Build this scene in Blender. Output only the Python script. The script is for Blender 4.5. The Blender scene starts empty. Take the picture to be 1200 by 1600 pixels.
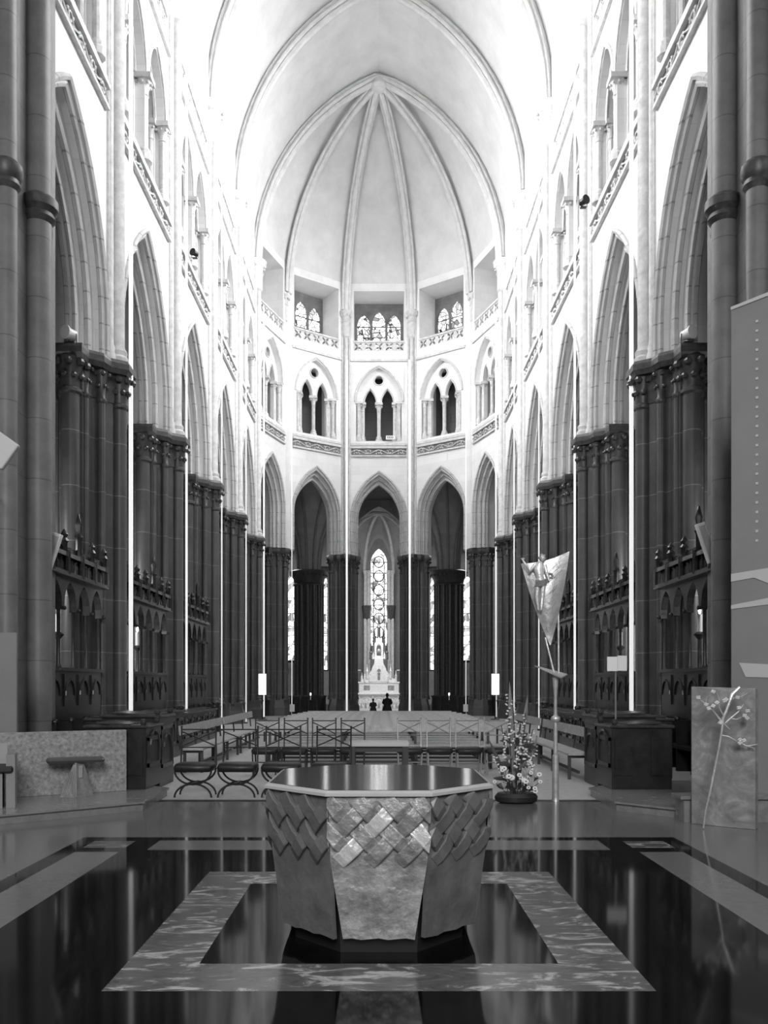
import bpy, bmesh, math, random
from mathutils import Vector, Matrix
from mathutils.geometry import tessellate_polygon
random.seed(7)
S = bpy.context.scene
COL = S.collection
PI = math.pi

# ------------------------------------------------------------------ camera, world, light, exposure
EYE = 1.6
FPX = 1340.0
cam_d = bpy.data.cameras.new('camera')
cam = bpy.data.objects.new('camera', cam_d); COL.objects.link(cam)
cam.location = (0, 0, EYE); cam.rotation_euler = (PI / 2, 0, 0)
cam_d.sensor_fit = 'HORIZONTAL'; cam_d.sensor_width = 36; cam_d.lens = 36 * FPX / 1200
# the vertical frame is 4/3 as tall as wide; shift is measured on the longer side by Blender's AUTO rule, on the width here
cam_d.shift_x = 8 / 1200; cam_d.shift_y = 270 / 1200
cam_d.clip_start = 0.05; cam_d.clip_end = 300
S.camera = cam
S.view_settings.view_transform = 'Standard'; S.view_settings.look = 'None'
S.view_settings.gamma = 1; S.view_settings.use_curve_mapping = False
S.view_settings.exposure = 0.0
try:
    S.cycles.use_denoising = True
    S.cycles.max_bounces = 8; S.cycles.diffuse_bounces = 5; S.cycles.glossy_bounces = 4
    S.cycles.sample_clamp_indirect = 8.0
except Exception:
    pass
W = bpy.data.worlds.new('world'); S.world = W; W.use_nodes = True
W.node_tree.nodes['Background'].inputs[0].default_value = (0.6, 0.6, 0.6, 1)
W.node_tree.nodes['Background'].inputs[1].default_value = 0.05
PANE = 6.0          # daylight through the clerestory glass
CHAPEL_PANE = 2.4    # daylight through the chapel glass

def area(name, loc, target, sx, sy, power, spread=180):
    d = bpy.data.lights.new(name, 'AREA'); d.shape = 'RECTANGLE'; d.size = sx; d.size_y = sy; d.energy = power
    d.color = (1, 1, 1); d.spread = math.radians(spread)
    o = bpy.data.objects.new(name, d); COL.objects.link(o); o.location = loc
    o.rotation_euler = (Vector(target) - Vector(loc)).to_track_quat('-Z', 'Y').to_euler()
    return o
area('transept_window_light_left', (-13.4, 2, 10), (0, 7, 3), 6, 9, 600)
area('transept_window_light_right', (13.4, 2, 10), (0, 7, 3), 6, 9, 600)
area('choir_window_light', (0, -9.4, 9), (0, 8, 2.5), 6, 8, 3400)
for _sx in (-1, 1):
    for _y in (16.25, 21.75, 27.25, 32.75, 38.25):      # sky light falling in through each clerestory window
        area('clerestory_light', (_sx * 7.3, _y, 21.4), (-_sx * 4.5, _y, 12.5), 2.6, 2.2, 1400, 150)
area('chapel_fill_light', (0, 55.5, 8.5), (0, 61, 2), 2.2, 1.0, 620)  # unseen fill light, added to brighten the white chapel altar
for sx in (-1, 1):
    area('aisle_lamp', (sx * 8.6, 15.2, 4.5), (sx * 6.3, 17.9, 2.4), .6, .6, 170)
    area('aisle_lamp', (sx * 8.6, 20.8, 4.5), (sx * 6.3, 23.5, 2.4), .6, .6, 130)
    area('ambulatory_lamp', (sx * 6.5, 54.5, 11.0), (sx * 4.6, 52, 6), 1.5, 1.5, 120)

# ------------------------------------------------------------------ materials
def mat(name, c, rough=0.6, metal=0.0, spec=0.5, noise=None, joints=None, brick=None, bump=0.0, bscale=30, emit=0.0):
    """c: grey level; noise=(scale, low, high) multiplies; joints=(height, width, gain) horizontal bed joints; brick=(w,h,gain)"""
    m = bpy.data.materials.new(name); m.use_nodes = True
    nt = m.node_tree; N = nt.nodes; L = nt.links
    b = N['Principled BSDF']
    col = (c, c, c, 1) if not isinstance(c, tuple) else (*c, 1)
    b.inputs['Base Color'].default_value = col
    b.inputs['Roughness'].default_value = rough; b.inputs['Metallic'].default_value = metal
    b.inputs['Specular IOR Level'].default_value = spec
    tc = N.new('ShaderNodeTexCoord')
    cur = None
    def mul(a, fac_socket):
        mx = N.new('ShaderNodeMix'); mx.data_type = 'RGBA'; mx.blend_type = 'MULTIPLY'; mx.inputs[0].default_value = 1
        if a is None: mx.inputs[6].default_value = col
        else: L.new(a, mx.inputs[6])
        L.new(fac_socket, mx.inputs[7]); return mx.outputs[2]
    if noise:
        n = N.new('ShaderNodeTexNoise'); n.inputs['Scale'].default_value = noise[0]; n.inputs['Detail'].default_value = 6
        n.inputs['Roughness'].default_value = 0.65
        r = N.new('ShaderNodeMapRange'); r.inputs[1].default_value = 0.3; r.inputs[2].default_value = 0.7
        r.inputs[3].default_value = noise[1]; r.inputs[4].default_value = noise[2]
        L.new(tc.outputs['Object'], n.inputs['Vector']); L.new(n.outputs[0], r.inputs[0]); cur = mul(cur, r.outputs[0])
    if joints:
        sp = N.new('ShaderNodeSeparateXYZ'); L.new(tc.outputs['Object'], sp.inputs[0])
        md = N.new('ShaderNodeMath'); md.operation = 'PINGPONG'; md.inputs[1].default_value = joints[0] / 2
        L.new(sp.outputs[2], md.inputs[0])
        lt = N.new('ShaderNodeMapRange'); lt.inputs[1].default_value = joints[1] * 0.5; lt.inputs[2].default_value = joints[1]
        lt.inputs[3].default_value = joints[2]; lt.inputs[4].default_value = 1.0
        L.new(md.outputs[0], lt.inputs[0]); cur = mul(cur, lt.outputs[0])
    if brick:
        sp = N.new('ShaderNodeSeparateXYZ'); L.new(tc.outputs['Object'], sp.inputs[0])
        ad = N.new('ShaderNodeMath'); ad.operation = 'ADD'; L.new(sp.outputs[0], ad.inputs[0]); L.new(sp.outputs[1], ad.inputs[1])
        cb = N.new('ShaderNodeCombineXYZ'); L.new(ad.outputs[0], cb.inputs[0]); L.new(sp.outputs[2], cb.inputs[1])
        bt = N.new('ShaderNodeTexBrick'); bt.inputs['Scale'].default_value = 1
        bt.inputs['Brick Width'].default_value = brick[0]; bt.inputs['Row Height'].default_value = brick[1]
        bt.inputs['Mortar Size'].default_value = 0.008; bt.inputs['Mortar Smooth'].default_value = 0.3
        bt.inputs['Color1'].default_value = (1, 1, 1, 1); bt.inputs['Color2'].default_value = (.93, .93, .93, 1)
        bt.inputs['Mortar'].default_value = (brick[2],) * 3 + (1,)
        L.new(cb.outputs[0], bt.inputs['Vector']); cur = mul(cur, bt.outputs[0])
    if cur is not None: L.new(cur, b.inputs['Base Color'])
    if bump:
        n2 = N.new('ShaderNodeTexNoise'); n2.inputs['Scale'].default_value = bscale; n2.inputs['Detail'].default_value = 5
        L.new(tc.outputs['Object'], n2.inputs['Vector'])
        bp = N.new('ShaderNodeBump'); bp.inputs['Strength'].default_value = bump; bp.inputs['Distance'].default_value = 0.02
        L.new(n2.outputs[0], bp.inputs['Height']); L.new(bp.outputs[0], b.inputs['Normal'])
    if emit:
        b.inputs['Emission Color'].default_value = col; b.inputs['Emission Strength'].default_value = emit
    return m

def glass_mat(name, strength, scale, dark=0.08, width=0.06):
    """day-lit leaded glass: pale quarries between dark leads"""
    m = bpy.data.materials.new(name); m.use_nodes = True
    nt = m.node_tree; N = nt.nodes; L = nt.links; N.clear()
    out = N.new('ShaderNodeOutputMaterial'); e = N.new('ShaderNodeEmission'); L.new(e.outputs[0], out.inputs[0])
    tc = N.new('ShaderNodeTexCoord')
    v = N.new('ShaderNodeTexVoronoi'); v.feature = 'DISTANCE_TO_EDGE'; v.inputs['Scale'].default_value = scale
    v2 = N.new('ShaderNodeTexVoronoi'); v2.inputs['Scale'].default_value = scale
    L.new(tc.outputs['Object'], v.inputs['Vector']); L.new(tc.outputs['Object'], v2.inputs['Vector'])
    r = N.new('ShaderNodeMapRange'); r.inputs[1].default_value = width * .5; r.inputs[2].default_value = width
    r.inputs[3].default_value = dark; r.inputs[4].default_value = 1
    L.new(v.outputs[0], r.inputs[0])
    sp = N.new('ShaderNodeSeparateColor'); L.new(v2.outputs['Color'], sp.inputs[0])
    r2 = N.new('ShaderNodeMapRange'); r2.inputs[1].default_value = 0; r2.inputs[2].default_value = .5
    r2.inputs[3].default_value = .12; r2.inputs[4].default_value = 1; L.new(sp.outputs[0], r2.inputs[0])
    mu = N.new('ShaderNodeMath'); mu.operation = 'MULTIPLY'; L.new(r.outputs[0], mu.inputs[0]); L.new(r2.outputs[0], mu.inputs[1])
    m3 = N.new('ShaderNodeMath'); m3.operation = 'MULTIPLY'; m3.inputs[1].default_value = strength
    L.new(mu.outputs[0], m3.inputs[0]); L.new(m3.outputs[0], e.inputs['Strength'])
    return m

def vein_mat(name, c0, c1, scale, rough, stretch=(1, 1, 1), lo=.52, hi=.62):
    m = bpy.data.materials.new(name); m.use_nodes = True
    nt = m.node_tree; N = nt.nodes; L = nt.links; b = N['Principled BSDF']; b.inputs['Roughness'].default_value = rough
    tc = N.new('ShaderNodeTexCoord'); mp = N.new('ShaderNodeMapping'); mp.inputs['Scale'].default_value = stretch
    n = N.new('ShaderNodeTexNoise'); n.inputs['Scale'].default_value = scale; n.inputs['Detail'].default_value = 9
    n.inputs['Roughness'].default_value = .68; n.inputs['Distortion'].default_value = 1.4
    r = N.new('ShaderNodeValToRGB'); e = r.color_ramp.elements
    e[0].position = lo - .2; e[0].color = (c0 * .6,) * 3 + (1,)
    e[1].position = hi; e[1].color = (c1,) * 3 + (1,)
    k = e.new(lo); k.color = (c0,) * 3 + (1,)
    L.new(tc.outputs['Object'], mp.inputs[0]); L.new(mp.outputs[0], n.inputs['Vector']); L.new(n.outputs[0], r.inputs[0])
    L.new(r.outputs[0], b.inputs['Base Color'])
    return m

M = {
 'pale':   mat('pale_limestone', 0.78, .85, brick=(.95, .42, .86), noise=(.7, .9, 1.05)),
 'trim':   mat('pale_carved_limestone', 0.62, .8, noise=(5, .72, 1.1)),
 'arch':   mat('arch_limestone', 0.50, .8, noise=(2.2, .75, 1.1), joints=(.55, .02, .55)),
 'plaster': mat('vault_plaster', 0.67, .9, noise=(.9, .86, 1.06)),
 'rib':    mat('vault_rib_stone', 0.66, .8, noise=(3, .85, 1.1)),
 'dark':   mat('dark_blue_stone', 0.068, .42, noise=(1.6, .7, 1.25), joints=(1.15, .012, 2.6)),
 'darkcap': mat('dark_carved_stone', 0.055, .42, noise=(9, .5, 1.5)),
 'crossing': mat('grey_crossing_stone', 0.15, .5, noise=(2.2, .75, 1.2), joints=(1.0, .012, .6)),
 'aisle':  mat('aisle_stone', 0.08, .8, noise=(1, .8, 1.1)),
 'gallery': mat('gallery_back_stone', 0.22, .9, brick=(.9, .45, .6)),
 'fan':    mat('ambulatory_vault_stone', 0.36, .8, noise=(2, .85, 1.1)),
 'chapel': mat('chapel_painted_stone', 0.26, .7, noise=(4, .75, 1.15)),
 'marblewhite': mat('white_altar_marble', 0.85, .4, noise=(10, .75, 1.05)),
 'floorgrey': mat('polished_grey_floor', 0.15, .16, noise=(14, .9, 1.1)),
 'floornave': mat('matt_nave_floor', 0.48, .55, noise=(8, .85, 1.1)),
 'floordark': mat('dark_floor_edge', 0.02, .4),
 'black':  mat('black_polished_marble', 0.004, .07, spec=.16, noise=(2, .6, 1.6)),
 'vein':   vein_mat('veined_grey_marble', .105, .42, 2.6, .2, (1, 2.6, 1)),
 'step':   mat('grey_step_marble', .2, .22, noise=(9, .8, 1.2)),
 'slab':   mat('speckled_grey_marble', .24, .4, noise=(22, .6, 1.7)),
 'slab2':  vein_mat('smooth_grey_marble', .24, .34, 3, .45),
 'bronze': mat('rough_silvered_bronze', 0.36, .45, .35, noise=(7, .45, 1.35), bump=.9, bscale=16),
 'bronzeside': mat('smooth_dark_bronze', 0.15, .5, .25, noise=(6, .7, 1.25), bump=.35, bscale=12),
 'bronzebright': mat('bright_silvered_bronze', 0.75, .35, .4, noise=(16, .75, 1.15), bump=.5, bscale=20),
 'bronzedark': mat('dark_bronze', 0.012, .5),
 'altartop': mat('polished_dark_slab', 0.10, .10, noise=(12, .8, 1.2)),
 'altarrim': mat('pale_slab_edge', 0.42, .35),
 'wood':   mat('dark_stall_wood', 0.016, .32, noise=(6, .5, 1.6)),
 'woodtrim': mat('waxed_stall_carving', 0.036, .25, noise=(8, .6, 1.5)),
 'bench':  mat('light_bench_wood', 0.43, .45, noise=(9, .7, 1.2)),
 'benchdark': mat('brown_bench_leg', 0.04, .5),
 'iron':   mat('black_iron', 0.012, .4),
 'steel':  mat('pale_steel', 0.35, .35, .6),
 'cushion': mat('black_leather', 0.014, .45, bump=.2),
 'gilt':   mat('brushed_gilt_sheet', 0.55, .38, .5, noise=(5, .7, 1.2), bump=.4, bscale=12),
 'white':  mat('white_paint', 0.8, .5),
 'paper':  mat('white_card', 0.8, .8),
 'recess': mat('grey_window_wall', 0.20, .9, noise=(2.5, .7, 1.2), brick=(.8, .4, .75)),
 'led':    mat('white_light_tube', 0.9, .4, emit=.6),
 'screen': mat('lit_white_screen', 1.0, .4, emit=2.2),
 'flame':  mat('candle_flame', 1.0, .4, emit=9),
 'panel':  mat('grey_board', 0.22, .5, noise=(1, .9, 1.1)),
 'panelpale': mat('pale_board', 0.5, .5),
 'leaf':   mat('green_leaf', 0.05, .45, noise=(20, .6, 1.5)),
 'leafpale': mat('pale_leaf', 0.16, .45),
 'petal':  mat('white_petal', 0.8, .6),
 'petalgrey': mat('soft_petal', 0.42, .6),
 'dish':   mat('dark_dish', 0.012, .5),
 'cloth':  mat('black_coat', 0.010, .8),
 'cloth2': mat('dark_jacket', 0.04, .8),
 'skin':   mat('skin', 0.3, .6),
 'hair':   mat('dark_hair', 0.012, .6),
 'glass':  glass_mat('clerestory_glass', PANE, 3.2),
 'glassapse': glass_mat('apse_stained_glass', 3.0, 4.0, .04, .09),
 'glasschapel': glass_mat('chapel_stained_glass', CHAPEL_PANE, 2.6, .15, .05),
}

# ------------------------------------------------------------------ mesh helpers
class MB:
    def __init__(s): s.v = []; s.f = []; s.mi = []; s.cur = 0
    def add(s, vs, fs):
        o = len(s.v); s.v += [tuple(p) for p in vs]
        for f in fs: s.f.append([i + o for i in f]); s.mi.append(s.cur)
        return s
    def box(s, x0, x1, y0, y1, z0, z1):
        vs = [(x, y, z) for z in (z0, z1) for y in (y0, y1) for x in (x0, x1)]
        return s.add(vs, [(0, 2, 3, 1), (4, 5, 7, 6), (0, 1, 5, 4), (2, 6, 7, 3), (0, 4, 6, 2), (1, 3, 7, 5)])
    def bevbox(s, x0, x1, y0, y1, z0, z1, b):
        """box with chamfered vertical and top edges"""
        def ring(i, z): return [(x0 + b + i, y0 + i, z), (x1 - b - i, y0 + i, z), (x1 - i, y0 + b + i, z), (x1 - i, y1 - b - i, z),
                                (x1 - b - i, y1 - i, z), (x0 + b + i, y1 - i, z), (x0 + i, y1 - b - i, z), (x0 + i, y0 + b + i, z)]
        return s.rings([ring(b * .6, z0), ring(0, z0 + b), ring(0, z1 - b), ring(b * .6, z1)])
    def obox(s, c, size, mtx=None):
        h = Vector(size) / 2; mtx = mtx or Matrix.Identity(3)
        vs = [Vector(c) + mtx @ Vector((x * h.x, y * h.y, z * h.z)) for z in (-1, 1) for y in (-1, 1) for x in (-1, 1)]
        return s.add(vs, [(0, 2, 3, 1), (4, 5, 7, 6), (0, 1, 5, 4), (2, 6, 7, 3), (0, 4, 6, 2), (1, 3, 7, 5)])
    def rings(s, rs, cap=True):
        n = len(rs[0]); vs = [p for r in rs for p in r]; fs = []
        for k in range(len(rs) - 1):
            for i in range(n):
                j = (i + 1) % n; fs.append((k * n + i, k * n + j, (k + 1) * n + j, (k + 1) * n + i))
        if cap: fs.append(tuple(range(n - 1, -1, -1))); fs.append(tuple((len(rs) - 1) * n + i for i in range(n)))
        return s.add(vs, fs)
    def prism(s, poly, z0, z1, top=1.0):
        cx = sum(p[0] for p in poly) / len(poly); cy = sum(p[1] for p in poly) / len(poly)
        return s.rings([[(x, y, z0) for x, y in poly], [(cx + (x - cx) * top, cy + (y - cy) * top, z1) for x, y in poly]])
    def lathe(s, prof, cx=0, cy=0, n=12, sx=1, sy=1, cap=True):
        return s.rings([[(cx + r * sx * math.cos(2 * PI * i / n), cy + r * sy * math.sin(2 * PI * i / n), z) for i in range(n)] for r, z in prof], cap)
    def tube(s, pts, r, n=6, cap=True, flat=1.0):
        pts = [Vector(p) for p in pts]; k = len(pts)
        rad = r if isinstance(r, (list, tuple)) else [r] * k
        t0 = (pts[1] - pts[0]).normalized()
        up = Vector((0, 0, 1)) if abs(t0.z) < .9 else Vector((0, 1, 0))
        a = t0.cross(up).normalized(); rs = []
        for i in range(k):
            t = (pts[min(i + 1, k - 1)] - pts[max(i - 1, 0)]).normalized()
            a = (a - t * a.dot(t)).normalized(); b = t.cross(a)
            rs.append([pts[i] + (a * math.cos(2 * PI * j / n) + b * flat * math.sin(2 * PI * j / n)) * rad[i] for j in range(n)])
        return s.rings(rs, cap)
    def sph(s, c, r, n=10, m=6):
        rx, ry, rz = r if isinstance(r, tuple) else (r, r, r)
        rs = [[(c[0] + rx * math.sin(PI * k / m) * math.cos(2 * PI * i / n), c[1] + ry * math.sin(PI * k / m) * math.sin(2 * PI * i / n),
                c[2] - rz * math.cos(PI * k / m)) for i in range(n)] for k in range(1, m)]
        s.rings(rs, False); o = len(s.v) - n * (m - 1)
        s.v += [(c[0], c[1], c[2] - rz), (c[0], c[1], c[2] + rz)]
        for i in range(n):
            s.f.append([o + (i + 1) % n, o + i, len(s.v) - 2]); s.mi.append(s.cur)
            s.f.append([o + (m - 2) * n + i, o + (m - 2) * n + (i + 1) % n, len(s.v) - 1]); s.mi.append(s.cur)
        return s
    def slab(s, outline, holes, fn, w0, w1):
        loops = [outline] + list(holes)
        flat = [p for l in loops for p in l]
        tris = tessellate_polygon([[Vector((p[0], p[1], 0)) for p in l] for l in loops])
        n = len(flat)
        vs = [fn(p[0], p[1], w0) for p in flat] + [fn(p[0], p[1], w1) for p in flat]
        fs = [tuple(t) for t in tris] + [(t[2] + n, t[1] + n, t[0] + n) for t in tris]
        o = 0
        for l in loops:
            k = len(l)
            for i in range(k):
                j = (i + 1) % k; fs.append((o + i, o + j, n + o + j, n + o + i))
            o += k
        return s.add(vs, fs)
    def build(s, name, m, parent=None, smooth=35, bevel=0):
        me = bpy.data.meshes.new(name); me.from_pydata(s.v, [], s.f)
        ms = m if isinstance(m, list) else [m]
        for x in ms: me.materials.append(M[x] if isinstance(x, str) else x)
        if len(ms) > 1: me.polygons.foreach_set('material_index', s.mi)
        bm = bmesh.new(); bm.from_mesh(me); bmesh.ops.recalc_face_normals(bm, faces=bm.faces); bm.to_mesh(me); bm.free()
        if smooth:
            me.polygons.foreach_set('use_smooth', [True] * len(me.polygons)); me.set_sharp_from_angle(angle=math.radians(smooth))
        o = bpy.data.objects.new(name, me); COL.objects.link(o)
        if parent: o.parent = parent
        if bevel:
            b = o.modifiers.new('bevel', 'BEVEL'); b.width = bevel; b.segments = 2; b.limit_method = 'ANGLE'
        return o

def tag(o, label, cat, group=None, kind=None):
    o['label'] = label; o['category'] = cat
    if group: o['group'] = group
    if kind: o['kind'] = kind
    return o
def empty(name, loc, label, cat, group=None, kind=None, rz=0, sc=None):
    o = bpy.data.objects.new(name, None); COL.objects.link(o); o.location = loc; o.rotation_euler = (0, 0, rz)
    if sc: o.scale = sc
    o.empty_display_size = .1
    return tag(o, label, cat, group, kind)
def kids(o): return [x for x in list(COL.objects) if x.parent == o]
KID = {}
def dup(root, loc, rz=0, sc=None, label=None, group=None):
    """a copy of a thing with copies of its parts and sub-parts"""
    if root.name not in KID: KID[root.name] = [(c, kids(c)) for c in kids(root)]
    r = root.copy(); COL.objects.link(r); r.location = loc; r.rotation_euler = (0, 0, rz)
    if sc: r.scale = sc
    if label: r['label'] = label
    if group: r['group'] = group
    for ch, gs in KID[root.name]:
        c = ch.copy(); COL.objects.link(c); c.parent = r
        for g in gs:
            d = g.copy(); COL.objects.link(d); d.parent = c
    return r

def arch(cu, h, sp, ap, n=10):
    """pointed arch from the left springing to the right springing"""
    r = ap - sp; c = (r * r - h * h) / (2 * h); R = h + c
    a1 = math.atan2(r, -c); pts = []
    for i in range(n + 1):
        a = PI + (a1 - PI) * i / n; pts.append((cu + c + R * math.cos(a), sp + R * math.sin(a)))
    return pts + [(2 * cu - x, z) for x, z in reversed(pts[:-1])]
def circ(cu, cv, r, n=20): return [(cu + r * math.cos(2 * PI * i / n), cv + r * math.sin(2 * PI * i / n)) for i in range(n)]
def rect(u0, u1, v0, v1): return [(u0, v0), (u1, v0), (u1, v1), (u0, v1)]

# ------------------------------------------------------------------ layout of the building
PZ = [19.0, 24.5, 30.0, 35.5, 41.0]      # depth of the nave piers
ZC = 41.0                                 # centre of the apse
SPR, ABA = 8.65, 8.40                     # springing of the arcade
XW = 5.9                                  # nave wall face
BAYS = [16.25, 21.75, 27.25, 32.75, 38.25]
AP_ANG = [math.radians(a) for a in (-72, -36, 0, 36, 72)]
AP_APO = XW * math.cos(math.radians(18))

# floor: one sheet of flush slabs, coloured by cell
xs = sorted({-14, 14, -3.09, 3.09, -2.91, 2.91, -2.49, 2.49, -2.25, 2.25, -1.45, 1.45, -1.03, 1.03})
ys = sorted({-10, 3.6, 4.48, 4.92, 6.9, 7.34, 8.21, 8.31, 8.42, 8.78, 8.82, 9.0, 11.72, 11.95, 70})
mb = MB(); names = ['floorgrey', 'floornave', 'floordark', 'black', 'vein']
vid = {}
for j, y in enumerate(ys):
    for i, x in enumerate(xs):
        vid[i, j] = len(mb.v); mb.v.append((x, y, 0))
def floor_kind(x, y):
    ax = abs(x)
    if y > 11.95: return 1
    if y > 11.72: return 2 if ax < 3.09 else 0
    if y > 9.0: return 0
    if ax > 3.09: return 0
    if y > 8.82 or ax > 2.91: return 3
    if ax > 2.49:
        if y < 8.21: return 0
        return 4 if 8.42 < y < 8.78 else 3
    if ax < 2.25 and 8.31 < y: return 0
    if ax < 1.45 and 4.48 < y < 7.34 and not (ax < 1.03 and 4.92 < y < 6.9): return 4
    return 3
for j in range(len(ys) - 1):
    for i in range(len(xs) - 1):
        mb.f.append([vid[i, j], vid[i + 1, j], vid[i + 1, j + 1], vid[i, j + 1]])
        mb.mi.append(floor_kind((xs[i] + xs[i + 1]) / 2, (ys[j] + ys[j + 1]) / 2))
fl = mb.build('floor', names, smooth=0)
tag(fl, 'polished floor of grey stone with black marble field and veined square inlay', 'floor', kind='structure')

# walls -----------------------------------------------------------
def bay_layers(mb, wb, fn, half, h4, apx, spr2, cl, slack, wide=False):
    """wall of one bay in local (u along, v up, w into the wall)"""
    depth = [(0, .25), (.25, .45), (.45, .65), (.65, 1.1)]
    gal = [(-1.24, 14.85), (1.24, 14.85)] + list(reversed(arch(0, 1.24, 17.0, 18.85)))
    two = [(-.78, 14.85), (.78, 14.85)] + list(reversed(arch(.47, .31, 17.0, 17.72, 6))) + list(reversed(arch(-.47, .31, 17.0, 17.72, 6)))
    for k, (w0, w1) in enumerate(depth):
        hh = half + slack * w1
        a = h4[k]
        outl = [(-hh, SPR)] + [(-a, SPR)] + arch(0, a, spr2, apx[k], 12) + [(a, SPR), (hh, SPR), (hh, 23.4), (-hh, 23.4)]
        holes = [rect(-cl, cl, 19.75, 23.0)]
        if wide:
            if k < 2:
                for c in (-.98, .98):
                    g = .84 - .1 * k; holes.append([(c - g, 14.85), (c + g, 14.85)] + list(reversed(arch(c, g, 17.0, 18.45 - .12 * k, 8))))
            else: holes.append(rect(-1.8, 1.8, 14.85, 18.6))
        elif k == 0: holes.append(gal)
        elif k == 1: holes += [two, circ(0, 18.22, .23)]
        else: holes.append(rect(-1.0, 1.0, 14.85, 18.6))
        mb.slab(outl, holes, fn, w0, w1)
    hh = half + slack * 1.6
    mb.slab(rect(-hh, hh, 19.2, 23.4), [rect(-cl, cl, 19.75, 23.0)], fn, 1.1, 1.6)
    sp3 = min(.98, cl * .62) if cl < 1.6 else 1.2
    ww = .36 if cl < 1.6 else .46
    hl = [[(c - ww, 19.95), (c + ww, 19.95)] + list(reversed(arch(c, ww, 21.75 + (.15 if c == 0 else 0), 22.4 + (.15 if c == 0 else 0), 6))) for c in (-sp3, 0, sp3)]
    wb.slab(rect(-hh, hh, 19.2, 23.4), hl, fn, 1.6, 1.8)
    return hl
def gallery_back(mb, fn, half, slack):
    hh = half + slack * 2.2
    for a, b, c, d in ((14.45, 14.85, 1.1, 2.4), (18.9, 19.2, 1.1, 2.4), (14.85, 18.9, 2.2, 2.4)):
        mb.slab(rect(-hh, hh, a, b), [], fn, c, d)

NAVE_H = (2.2, 1.97, 1.72, 1.97); NAVE_A = (13.0, 12.65, 12.3, 12.65)
APSE_H = (1.42, 1.32, 1.2, 1.32); APSE_A = (13.05, 12.85, 12.6, 12.85)

def col_parts(parent, u, w, fn, r, z0=14.85, z1=17.0, name='gallery_column'):
    """small column: base, shaft, capital"""
    x, y, _ = fn(u, z0, w)
    b = MB().lathe([(r * 1.9, z0), (r * 1.9, z0 + .16), (r * 1.5, z0 + .2), (r * 1.6, z0 + .27), (r * 1.05, z0 + .36)], x, y, 10)
    b.lathe([(r, z0 + .3), (r, z1 - .5)], x, y, 10)
    s = b.build(name, 'trim', parent)
    c = MB().lathe([(r * 1.05, z1 - .5), (r * 1.25, z1 - .48), (r * 1.05, z1 - .45), (r * 1.2, z1 - .3), (r * 1.9, z1 - .13)], x, y, 10)
    for k in range(8):
        a = 2 * PI * k / 8; c.sph((x + r * 1.75 * math.cos(a), y + r * 1.75 * math.sin(a), z1 - .2), r * .38, 6, 4)
    c.obox((x, y, z1 - .065), (r * 4.2, r * 4.2, .13))
    c.build('capital', 'trim', s)

def mouldings(parent, fn, h4, apx, spr2, wide=False):
    m = MB()
    def run(a, ap, w, r, sp=spr2, bot=SPR):
        pts = [fn(-a, bot, w), fn(-a, (bot + sp) / 2 + .01, w)] + [fn(u, v, w) for u, v in arch(0, a, sp + .02, ap, 12)] + [fn(a, (bot + sp) / 2 + .01, w), fn(a, bot, w)]
        m.tube(pts, r, 6)
    run(h4[0] + .07, apx[0] + .12, -.02, .07); run(h4[0] - .02, apx[0] - .02, .06, .055)
    run(h4[1] - .01, apx[1] - .01, .29, .075); run(h4[2] - .01, apx[2] - .01, .47, .05); run(h4[2] - .01, apx[2] - .01, .63, .05)
    m.build('arch_moulding', 'arch', parent)
    m = MB()
    if wide:
        for c in (-.98, .98):
            m.tube([fn(u, v, -.02) for u, v in arch(c, .9, 17.0, 18.55, 8)], .055, 6); m.tube([fn(u, v, .24) for u, v in arch(c, .76, 17.0, 18.36, 8)], .05, 5)
    else:
        m.tube([fn(u, v, -.02) for u, v in arch(0, 1.3, 17.0, 18.95, 10)], .06, 6)
        for c in (-.47, .47): m.tube([fn(u, v, .22) for u, v in arch(c, .34, 17.0, 17.8, 6)], .035, 5)
        m.tube([fn(u, v, .22) for u, v in circ(0, 18.22, .26, 16)] + [fn(.26, 18.22, .22)], .035, 5)
    m.build('gallery_moulding', 'trim', parent)

def frieze(parent, fn, half):
    m = MB()
    m.slab(rect(-half, half, 14.42, 14.52), [], fn, -.12, .01); m.slab(rect(-half, half, 13.98, 14.06), [], fn, -.1, .01)
    m.build('frieze_fillet', 'trim', parent, 0)
    m = MB(); m.slab(rect(-half, half, 14.06, 14.42), [], fn, -.015, .01); m.build('frieze_ground', 'gallery', parent, 0)
    m = MB(); L = 2 * half; n = max(3, round(L / .62)); st = L / n
    pts = [fn(-half + L * i / (n * 8), 14.24 + .1 * math.sin(2 * PI * i / 8 * .5 * 1.0), -.05) for i in range(n * 8 + 1)]
    m.tube(pts, .022, 5)
    for k in range(n):
        cu = -half + st * (k + .5); s = 1 if k % 2 else -1
        sp = [fn(cu + (.15 - .011 * i) * math.cos(i * .62) * s, 14.24 + (.15 - .011 * i) * math.sin(i * .62), -.05) for i in range(11)]
        m.tube(sp, .024, 5)
        for q in range(4):
            a = PI / 4 + q * PI / 2; m.sph(fn(cu + .2 * math.cos(a), 14.24 + .12 * math.sin(a), -.045), .042, 6, 4)
    m.build('frieze_vine', 'trim', parent)

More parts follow.
